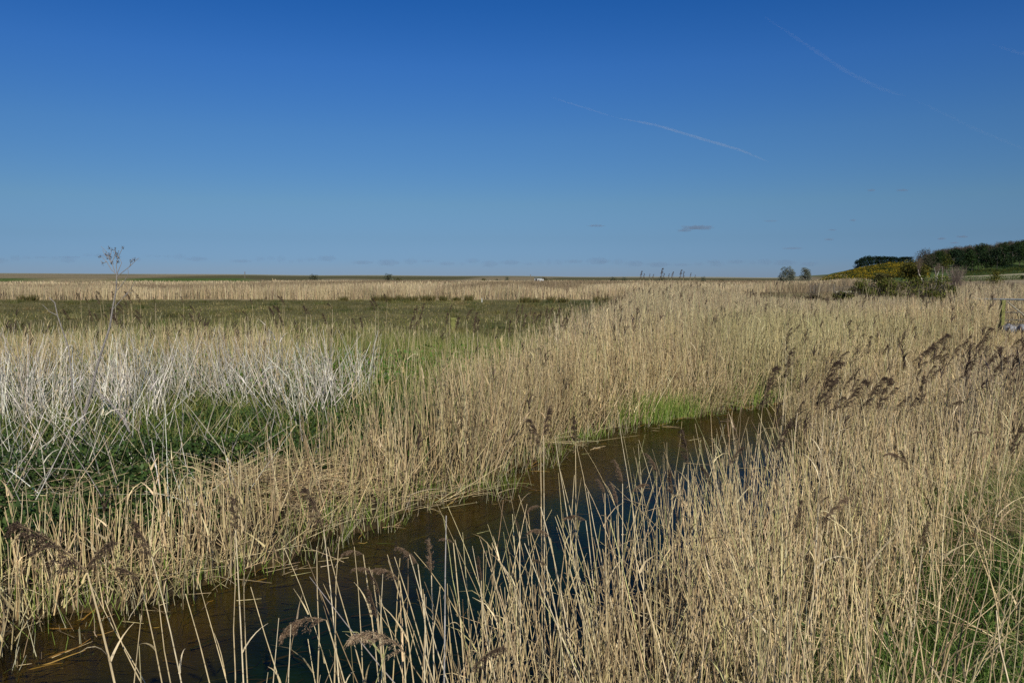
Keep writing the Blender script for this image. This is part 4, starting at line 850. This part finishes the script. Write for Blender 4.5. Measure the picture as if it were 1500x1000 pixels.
for px, top, wpx, d, sd, lab in ((1262, 409, 46, 66, 71, 'leftmost clump of dark green brambles among the reeds below the gorse'), (1300, 405, 54, 62, 72, 'middle clump of brambles with reeds poking through, below the olive bush'), (1345, 404, 60, 58, 73, 'widest dark bramble clump below the large olive and gold bush'),
                            (1376, 405, 46, 54, 74, 'rightmost bramble clump beneath the leafless willow bush'), (1192, 433, 44, 72, 75, 'low brownish scrub left of the brambles, below the far gate'), (1232, 427, 44, 68, 76, 'low green scrub between the far gate and the brambles'), (1362, 424, 50, 46, 77, 'nearest bramble clump hanging down into the pale reeds')):
    bush(px, top, wpx, d, BRM if px > 1200 else [(.10, .085, .04), (.07, .075, .02)], lab, 4200, .13, sd, 'bramble_bush', 'brambles in the reeds')
for pl, d, lab in (([(1352, 413), (1349, 406), (1346, 401), (1345, 395)], 118, 'pale leaning birch trunk in front of the olive and gold bush'), ([(1371, 411), (1371, 402), (1369, 392)], 200, 'slim white birch trunk between the olive bush and the leafless willow'),
               ([(1380, 411), (1381, 402), (1380, 390)], 205, 'slim white birch trunk nearest the leafless willow bush'), ([(1373, 403), (1375, 398), (1376, 393)], 210, 'short white birch trunk between two slim ones')):
    b = pixd(*pl[0], d); b.z = float(gz(b.x, b.y)); root = thing('birch_tree', b, lab, 'tree', 'birches by the brambles')
    pts = [Vector((0, 0, -.2))] + [pixd(*q, d) - b for q in pl]; V, Qs, c = tube(pts, [lerp(.13, .05, i / (len(pts) - 1)) for i in range(len(pts))], 6)
    obj('trunk', mesh_np('trunk', V, Qs, c), M_pale_bark, root)
    tw_ = twigs('birch_crown', 30, 2.4, .8, .02, [(.16, .12, .09)]); o = bpy.data.objects.new('crown', tw_); COL.objects.link(o); o.parent = root; o.location = pts[-2]
# rush tufts along the far edge of the field
def tuft_mesh(k):
    n = 260; A = Acc(); a_ = rng.uniform(0, 7, n); rr = rng.uniform(0, .62, n)
    A.add(strands(np.stack([rr * np.cos(a_), rr * np.sin(a_), 0 * a_], 1), rng.uniform(.5, 1.05, n), a_, rng.uniform(0, .35, n), rng.uniform(0, .5, n), np.full(n, .022), np.full(n, .004), 2, 2, pick([(.09, .095, .025), (.14, .12, .04), (.24, .17, .07)], [.45, .35, .2], n)))
    me = A.mesh('rush_tuft'); me.materials.append(M_grass); return me
tm = [tuft_mesh(k) for k in range(3)]
for i, (px, wpx) in enumerate(((40, 26), (503, 14), (551, 14), (563, 10), (573, 13), (584, 9), (594, 12), (606, 14), (622, 12), (633, 12), (650, 13), (668, 14), (686, 13), (768, 16), (784, 14), (808, 13), (826, 16), (873, 8), (886, 16))):
    d = 103 if px < 700 else 96; x = (px - 750) / F * d
    o = bpy.data.objects.new('rush_tuft', tm[i % 3]); COL.objects.link(o); o.location = (x, d, float(gz(x, d))); s = wpx / F * d / 1.2; o.scale = (s, s, random.uniform(.65, .95)); o.rotation_euler = (0, 0, i)
    lab = {40: 'broad olive rush tuft at the left edge of the green field', 503: 'single small rush tuft by itself on the far edge of the green field'}.get(px, 'dark rush tuft on the far field edge, ' + ('%s of the row before the white post' % 'first second third fourth fifth sixth seventh eighth ninth tenth eleventh'.split()[i - 2] if px < 700 else '%s past the white post' % 'first second third fourth fifth sixth'.split()[i - 13]))
    tag(o, lab, 'rush tuft', 'rush tufts along the field')

# ---- small built things
def box(bm_, x0, x1, y0, y1, z0, z1):
    V = [(a, b, c) for c in (z0, z1) for b in (y0, y1) for a in (x0, x1)]; q = [(0, 2, 3, 1), (4, 5, 7, 6), (0, 1, 5, 4), (2, 6, 7, 3), (0, 4, 6, 2), (1, 3, 7, 5)]
    n = len(bm_[0]); bm_[0].extend(V); bm_[1].extend([tuple(i + n for i in f) for f in q])
def pymesh(name, bm_, m, parent=None, bevel=.0):
    me = bpy.data.meshes.new(name); me.from_pydata(bm_[0], [], bm_[1]); me.update(); o = obj(name, me, m, parent)
    if bevel:
        md = o.modifiers.new('bevel', 'BEVEL'); md.width = bevel; md.segments = 2
    return o
M_white = flat_mat('white_paint', (.42, .43, .43), .6, .08, 3); M_roof = flat_mat('dull_roof', (.10, .11, .09), .8, .2, 3); M_dark = flat_mat('dark_opening', (.02, .02, .022), .5, .1, 3, 0)
M_wood = flat_mat('weathered_wood', (.15, .13, .10), .85, .3, 14, .5); M_greyrail = flat_mat('grey_rail', (.13, .14, .145), .6, .2, 9); M_lichen = flat_mat('lichened_wood', (.17, .17, .05), .9, .35, 18, .6)
M_post = flat_mat('post_paint', (.5, .5, .46), .6, .1, 9); M_bag = flat_mat('bag_cloth', (.24, .24, .25), .8, .2, 9, .6); M_palewood = flat_mat('pale_timber', (.28, .25, .18), .8, .25, 12, .4)
# white hut
g0 = gpt(790, 430); root = thing('hut', g0, 'tiny white hut with a dark opening on the flat skyline at the centre', 'hut')
b = ([], []); box(b, -2.6, 1.4, -1.3, 1.3, 0, 3.1); pymesh('wall', b, M_white, root)
b = ([(-2.8, -1.6, 3.1), (1.6, -1.6, 3.1), (1.6, 1.6, 3.1), (-2.8, 1.6, 3.1), (-2.8, 0, 3.7), (1.6, 0, 3.7)], [(0, 1, 5, 4), (2, 3, 4, 5), (0, 4, 3), (1, 2, 5), (0, 3, 2, 1)]); pymesh('roof', b, M_roof, root)
b = ([], []); box(b, -2.3, -1.2, -1.34, -1.29, 1.4, 2.8); pymesh('window', b, M_dark, root)
b = ([], []); box(b, -.9, .1, -1.34, -1.29, .1, 2.3); pymesh('door', b, M_wood, root)
b = ([], []); box(b, 1.4, 2.4, -1.0, 1.0, .3, 2.6); pymesh('annex', b, M_white, root, .1)
tree('skyline_bush', gpt(797, 445), 'dark thicket rising directly behind the white hut', 'bush', 'bushes on the skyline', sk2, stem_bush, 1.9, sz=1.75)
# white marker post and lichened post in the field
b = ([], []); box(b, -.05, .05, -.05, .05, -.1, .46); box(b, -.06, .06, -.06, .06, .46, .5); o = pymesh('marker_post', b, M_post, None, .01); o.location = gpt(706, 97); tag(o, 'short white marker post on the far edge of the green field', 'post')
g0 = gpt(664, 44); root = thing('wooden_post', g0, 'short square post yellow with lichen at the near edge of the green field', 'post')
zt = CAMH - (465 - HZ) / F * 44 - g0[2]; b = ([], []); box(b, -.11, .11, -.1, .1, -.1, zt - .16); pymesh('post', b, M_lichen, root, .015)
b = ([], []); box(b, -.15, .15, -.13, .13, zt - .16, zt); pymesh('cap', b, M_lichen, root, .04)
# distant skyline posts
for px, py in ((360, 398), (777, 402)):
    g0 = gpt(px, 480); b = ([], []); box(b, -.18, .18, -.18, .18, 0, CAMH + (HZ - py) / F * 480 - g0[2]); o = pymesh('skyline_post', b, M_wood, None, .03); o.location = g0
    tag(o, 'lone dark post on the skyline above the green sea bank' if px < 500 else 'thin dark post just left of the white hut', 'post')
# far gate and fence
d = 150
g0 = gpt(1210, d); g0 = (g0[0], g0[1], g0[2]); root = thing('field_gate', g0, 'weathered wooden field gate far off in front of the reeds, below the gorse hill', 'gate')
zt = CAMH - (416 - HZ) / F * d - g0[2]
b = ([], []); box(b, -1.5, -1.28, -.1, .1, -.2, zt + .12); pymesh('post', b, M_wood, root, .02)
b = ([], []); box(b, 1.28, 1.5, -.1, .1, -.2, zt + .02); pymesh('post', b, M_wood, root, .02)
for k, zz in enumerate((zt - .02, zt - .42, zt - .8, zt - 1.15)):
    b = ([], []); box(b, -1.28, 1.28, -.04, .04, zz - .09, zz); pymesh('rail', b, M_wood, root, .01)
g0 = gpt(1191, d); root = thing('fence', g0, 'short broken wooden fence just left of the far gate', 'fence')
for xx in (-.62, 0.06, .6):
    b = ([], []); box(b, xx - .07, xx + .07, -.07, .07, -.2, zt - .25); pymesh('post', b, M_wood, root, .015)
for zz in (zt - .35, zt - .75):
    b = ([], []); box(b, -.75, .75, .075, .13, zz - .08, zz); pymesh('rail', b, M_wood, root, .01)
for px, w_, lab, rz in ((1233, 1.8, 'pale log lying in front of the brambles right of the far gate, left of two', .1), (1245, 1.6, 'pale log lying against the bramble scrub, right of two', -.25)):
    g0 = gpt(px, 98); zz = CAMH - (425 - HZ) / F * 98
    V, Qs, c = tube([(-w_ / 2, 0, 0), (0, .05, .05), (w_ / 2, 0, .02)], [.13, .15, .10], 8); o = obj('log', mesh_np('log', V, Qs, c), M_palewood); o.location = (g0[0], 98, zz - .28); o.rotation_euler = (0, .05, rz); tag(o, lab, 'log', 'pale logs')
# footbridge railing at the right edge
d = 32.0; a0 = pixd(1424, 438, d); g0 = (a0.x, d, 1.0); root = thing('footbridge', g0, 'grey footbridge with a slanting brace, half hidden by reeds at the right edge', 'footbridge')
X = lambda px: (px - 1424) / F * d
def Zp(py): return CAMH - (py - HZ) / F * d - 1.0
def bar(name, p, q, r, m):
    V, Qs, c = tube([p, Vector(p).lerp(Vector(q), .5), q], [r] * 3, 8); return obj(name, mesh_np(name, V, Qs, c), m, root)
bar('handrail', (0, 0, Zp(437.5)), (X(1600), 0, Zp(440)), .035, M_greyrail)
b = ([], []); box(b, X(1467), X(1472), -.07, .07, -.9, Zp(439)); pymesh('post', b, M_lichen, root, .01)
b = ([], []); box(b, X(1540), X(1545), -.07, .07, -.9, Zp(440)); pymesh('post', b, M_lichen, root, .01)
bar('brace', (X(1473), -.1, Zp(441)), (X(1514), -.5, Zp(480)), .028, M_palewood)
bar('rail', (X(1473), 0, Zp(457)), (X(1600), 0, Zp(459)), .02, M_wood); bar('rail', (X(1473), 0, Zp(468)), (X(1600), 0, Zp(469)), .02, M_wood)
b = ([], []); box(b, X(1468), X(1600), -.1, 1.1, Zp(476) - .12, Zp(476)); pymesh('deck', b, M_wood, root, .02)
for px, w_, lab in ((1478, .36, 'white filled sack under the left end of the footbridge deck'), (1500, .42, 'white filled sack under the footbridge, cut by the right edge')):
    me = bpy.data.meshes.new('sack'); import bmesh; bm = bmesh.new(); bmesh.ops.create_icosphere(bm, subdivisions=3, radius=.5)
    for v in bm.verts:
        k = 1 + .22 * math.sin(v.co.x * 13 + px) * math.cos(v.co.y * 7) + .12 * math.sin(v.co.z * 19 + v.co.x * 11)
        v.co = Vector((v.co.x * w_ * 1.1, v.co.y * .6, max(-.35, v.co.z) * .42)) * k
    for f in bm.faces: f.smooth = True
    bm.to_mesh(me); bm.free(); o = obj('sack', me, M_bag); p = pixd(px, 483, d - .9); o.location = p; tag(o, lab, 'sack', 'white sacks')
# cow
import bmesh
def skin_body(name, pts, edges, radii, m, parent=None, sub=2):
    me = bpy.data.meshes.new(name); me.from_pydata(pts, edges, []); o = obj(name, me, m, parent)
    md = o.modifiers.new('skin', 'SKIN'); md.use_smooth_shade = True
    for i, r in enumerate(radii): me.skin_vertices[0].data[i].radius = r if isinstance(r, tuple) else (r, r)
    me.skin_vertices[0].data[0].use_root = True; s_ = o.modifiers.new('sub', 'SUBSURF'); s_.levels = sub; s_.render_levels = sub; return o
mc, tc_, bc = new_mat('cow_hide', .8); a_ = tc_.nodes.new('ShaderNodeTexCoord'); sp_ = tc_.nodes.new('ShaderNodeSeparateXYZ'); tc_.links.new(a_.outputs['Object'], sp_.inputs[0])
ab = tc_.nodes.new('ShaderNodeMath'); ab.operation = 'ABSOLUTE'; tc_.links.new(sp_.outputs[0], ab.inputs[0]); lt = tc_.nodes.new('ShaderNodeMath'); lt.operation = 'GREATER_THAN'; lt.inputs[1].default_value = .17; tc_.links.new(ab.outputs[0], lt.inputs[0])
mx = tc_.nodes.new('ShaderNodeMix'); mx.data_type = 'RGBA'; mx.inputs[6].default_value = (.75, .74, .72, 1); mx.inputs[7].default_value = (.012, .012, .014, 1); tc_.links.new(lt.outputs[0], mx.inputs[0]); tc_.links.new(mx.outputs[2], bc.inputs['Base Color'])
d = 262; g0 = gpt(1495.5, d); root = thing('cow', g0, 'black and white cow facing the camera at the edge of the stubble field, far right', 'cow', None, 0)
pts = [(0, 0, .98), (0, -.6, 1.02), (0, -1.0, 1.25), (0, -1.2, 1.42), (0, -1.42, 1.22), (0, .8, 1.0),
       (.26, -.55, .75), (.27, -.55, .4), (.27, -.57, .04), (-.26, -.55, .75), (-.27, -.55, .4), (-.27, -.5, .04),
       (.27, .75, .75), (.28, .88, .42), (.28, .82, .04), (-.27, .75, .75), (-.28, .88, .42), (-.28, .82, .04), (.24, -1.15, 1.44), (-.24, -1.15, 1.44), (0, 1.05, 1.05), (0, 1.12, .5)]
ed = [(0, 1), (1, 2), (2, 3), (3, 4), (0, 5), (1, 6), (6, 7), (7, 8), (1, 9), (9, 10), (10, 11), (5, 12), (12, 13), (13, 14), (5, 15), (15, 16), (16, 17), (3, 18), (3, 19), (5, 20), (20, 21)]
rd = [(.46, .40), (.42, .38), .23, .19, .12, (.40, .36), .16, .09, .075, .16, .09, .075, .2, .1, .075, .2, .1, .075, .06, .06, .06, .03]
skin_body('body', pts, ed, rd, mc, root)

# ---- vapour trails and small clouds: thin volumes high and far away
def vol_mat(name, dens, col, an=.0):
    m = bpy.data.materials.new(name); m.use_nodes = True; t = m.node_tree; t.nodes.clear(); o = t.nodes.new('ShaderNodeOutputMaterial'); v = t.nodes.new('ShaderNodeVolumePrincipled')
    v.inputs['Density'].default_value = dens; v.inputs['Color'].default_value = (*col, 1); v.inputs['Anisotropy'].default_value = an; t.links.new(v.outputs[0], o.inputs['Volume']); return m
DT = 9000
def trail(pl, w_, dens, label):
    m = vol_mat('vapour', dens, (1, 1, 1)); P = [pixd(a, b, DT) for a, b in pl]; b0 = P[0].copy(); n = 26; pts = []; rad = []
    for i in range(n):
        f = i / (n - 1) * (len(P) - 1); k = min(int(f), len(P) - 2); pts.append(P[k].lerp(P[k + 1], f - k) - b0)
        rad.append(w_ / F * DT * .5 * (math.sin(PI * min(1, max(0.02, i / (n - 1)))) ** .5 * .9 + .1) * (1 + .12 * math.sin(i * 1.7)))
    V, Qs, c = tube(pts, rad, 10); n_ = len(V); me = mesh_np('vapour_trail', V, Qs, c)
    bm = bmesh.new(); bm.from_mesh(me); bmesh.ops.holes_fill(bm, edges=bm.edges, sides=0); bm.to_mesh(me); bm.free()
    o = obj('vapour_trail', me, m); o.location = b0; tag(o, label, 'vapour trail', 'vapour trails')
trail([(905, 173), (960, 183), (1030, 204), (1085, 220), (1128, 238)], 4.2, .0058, 'bright thin vapour trail sloping down right in the middle of the sky')
trail([(808, 143), (850, 156), (905, 173)], 3.0, .0035, 'faint short vapour trail leading up to the bright one')
trail([(1120, 25), (1180, 65), (1240, 105), (1290, 130), (1330, 142)], 6, .0010, 'faint wide vapour trail high at the right')
trail([(1335, 144), (1380, 165), (1430, 190), (1500, 218), (1560, 240)], 5, .0006, 'faintest vapour trail, running on down to the right edge above the wood')
trail([(1455, 66), (1500, 80), (1560, 92)], 5, .0009, 'faint vapour trail cut by the upper right edge')
def streak(px, py, wpx, hpx, tau, label, group, col):
    """one broken streak of low cloud: a row of thin separate wisps"""
    k = DT / F; bm = bmesh.new(); xx = -wpx / 2; g_ = random.Random(px)
    while xx < wpx / 2:
        w_ = g_.uniform(10, 34); h_ = g_.uniform(.35, 1) * hpx; zz = g_.uniform(-.3, .3) * hpx
        r_ = bmesh.ops.create_icosphere(bm, subdivisions=3, radius=1)
        for v in r_['verts']:
            c0 = v.co.copy(); q = 1 + .25 * math.sin(c0.x * 6 + xx) * math.cos(c0.y * 4 + xx) + .15 * math.sin(c0.x * 13 + xx)
            v.co = Vector(((xx + w_ / 2 + c0.x * w_ * .5 * q) * k, c0.y * w_ * .5 * k * q, (zz + c0.z * h_ * .5 * q) * k))
        xx += w_ * 1.16
    for f in bm.faces: f.smooth = True
    me = bpy.data.meshes.new('cloud'); bm.to_mesh(me); bm.free()
    o = obj('cloud', me, vol_mat('cloud_vapour', tau / (22 * k), col)); o.location = pixd(px, py, DT); tag(o, label, 'cloud', group)
def cloud(px, py, wpx, hpx, tau, label, group='small clouds', col=(.40, .38, .46)):
    k = DT / F; me = bpy.data.meshes.new('cloud'); bm = bmesh.new(); bmesh.ops.create_icosphere(bm, subdivisions=4, radius=1); sd = px * .37 + py
    for v in bm.verts:
        c0 = v.co.copy(); q = 1 + .22 * math.sin(c0.x * 5 + sd) * math.cos(c0.y * 4 + sd) + .13 * math.sin(c0.x * 13 + sd * 2) + .10 * math.sin(c0.z * 9 + sd)
        up = 1.0 if c0.z > 0 else .55
        v.co = Vector((c0.x * wpx * .5 * k, c0.y * wpx * .3 * k, c0.z * hpx * .5 * k * up)) * q
    for f in bm.faces: f.smooth = True
    bm.to_mesh(me); bm.free(); th = wpx * .6 * k
    o = obj('cloud', me, vol_mat('cloud_vapour', tau / th, col)); o.location = pixd(px, py, DT); tag(o, label, 'cloud', group)
cloud(1024, 334, 46, 8, .75, 'largest small grey cloud, right of centre well above the horizon')
cloud(1003, 338, 22, 5, .5, 'ragged tail touching the left side of the largest small cloud')
cloud(874, 331, 24, 4, .5, 'small flat grey cloud left of the largest one')
cloud(1130, 324, 20, 3, .3, 'thin faint cloud right of the largest one')
cloud(1250, 323, 9, 4, .35, 'tiny cloud above the two grey-green trees, to their right')
cloud(1277, 279, 11, 5, .35, 'tiny cloud, left one of the highest pair at right'); cloud(1322, 279, 18, 4, .4, 'tiny cloud, right one of the highest pair at right')
cloud(1161, 364, 30, 4, .35, 'thin cloud just above the two grey-green trees'); cloud(1215, 351, 14, 4, .4, 'tiny grey cloud above and right of the two grey-green trees'); cloud(1220, 337, 12, 3, .35, 'tiny flat cloud over another tiny grey one')
cloud(1380, 350, 12, 4, .5, 'tiny grey cloud above the wood, left of three'); cloud(1410, 347, 16, 4, .5, 'tiny grey cloud above the wood, middle of three'); cloud(1399, 356, 12, 3, .4, 'tiny grey cloud above the wood, lowest of three')
BK = (.36, .43, .60)
for px, py, w_, h_, lab in ((40, 379, 100, 7, 'long low cloud bank streak at the far left of the horizon'), (115, 375, 60, 5, 'short low cloud streak left of the leafless plant'), (235, 377, 90, 7, 'low cloud streak right of the leafless plant'), (415, 381, 150, 8, 'long low cloud streak over the grassy sea bank'), (600, 384, 170, 8, 'long low cloud streak over the big rounded bush'),
                        (790, 385, 170, 9, 'long low cloud streak over the white hut'), (960, 386, 170, 9, 'long low cloud streak over the plumes on the skyline'), (1110, 384, 140, 8, 'low cloud streak left of the gorse hill')):
    streak(px, py, w_, h_ * 1.3, .17, lab, 'low cloud streaks', BK)

# ---- labels: tell the members of a row apart by their order, and keep every label short
ORD = 'first second third fourth fifth sixth seventh eighth ninth tenth eleventh twelfth thirteenth fourteenth fifteenth sixteenth seventeenth eighteenth nineteenth'.split()
def ordinal(n):
    if n < 20: return ORD[n - 1]
    t_ = {2: 'twent', 3: 'thirt', 4: 'fort', 5: 'fift', 6: 'sixt'}[n // 10]
    return t_ + 'ieth' if n % 10 == 0 else t_ + 'y-' + ORD[n % 10 - 1]
ROWS = {'bare reed stems in front of the water': ('bare straw coloured reed over the dark ditch water', 'reed'), 'brown fringe of plumes': ('dark slanting plume in the brown fringe at the right edge', 0),
        'scattered plumes behind the near bed': ('dark plume along the back of the near reed bed', 0), 'plumes in the pale reeds': ('small dark plume in the pale reeds right of centre', 0),
        'plumes behind the grey stems': ('dark plume in the row behind the leafless plant', 0), 'plumes over the green sward': ('dark plume over the sward behind the grey stems', 0),
        'plumes in front of the green field': ('dark upright plume before the green field', 0), 'plumes on the skyline': ('dark plume above the skyline', 0), 'olive trees of the hillside wood': ('olive green budding tree in the hillside wood', 0), 'pines above the gorse': ('dark pine on the ridge above the yellow gorse', 0)}
by = {}
for o in C.objects:
    if o.parent is None and o.get('group') in ROWS: by.setdefault(o['group'], []).append(o)
for g_, L_ in by.items():
    L_.sort(key=lambda o: (o.location.x / o.location.y))
    for i, o in enumerate(L_): o['label'] = ROWS[g_][0] + ', ' + ordinal(i + 1) + ' from the left'
for o in C.objects:
    if 'label' in o and len(o['label'].split()) > 16: print('LONG', o.name, o['label'])
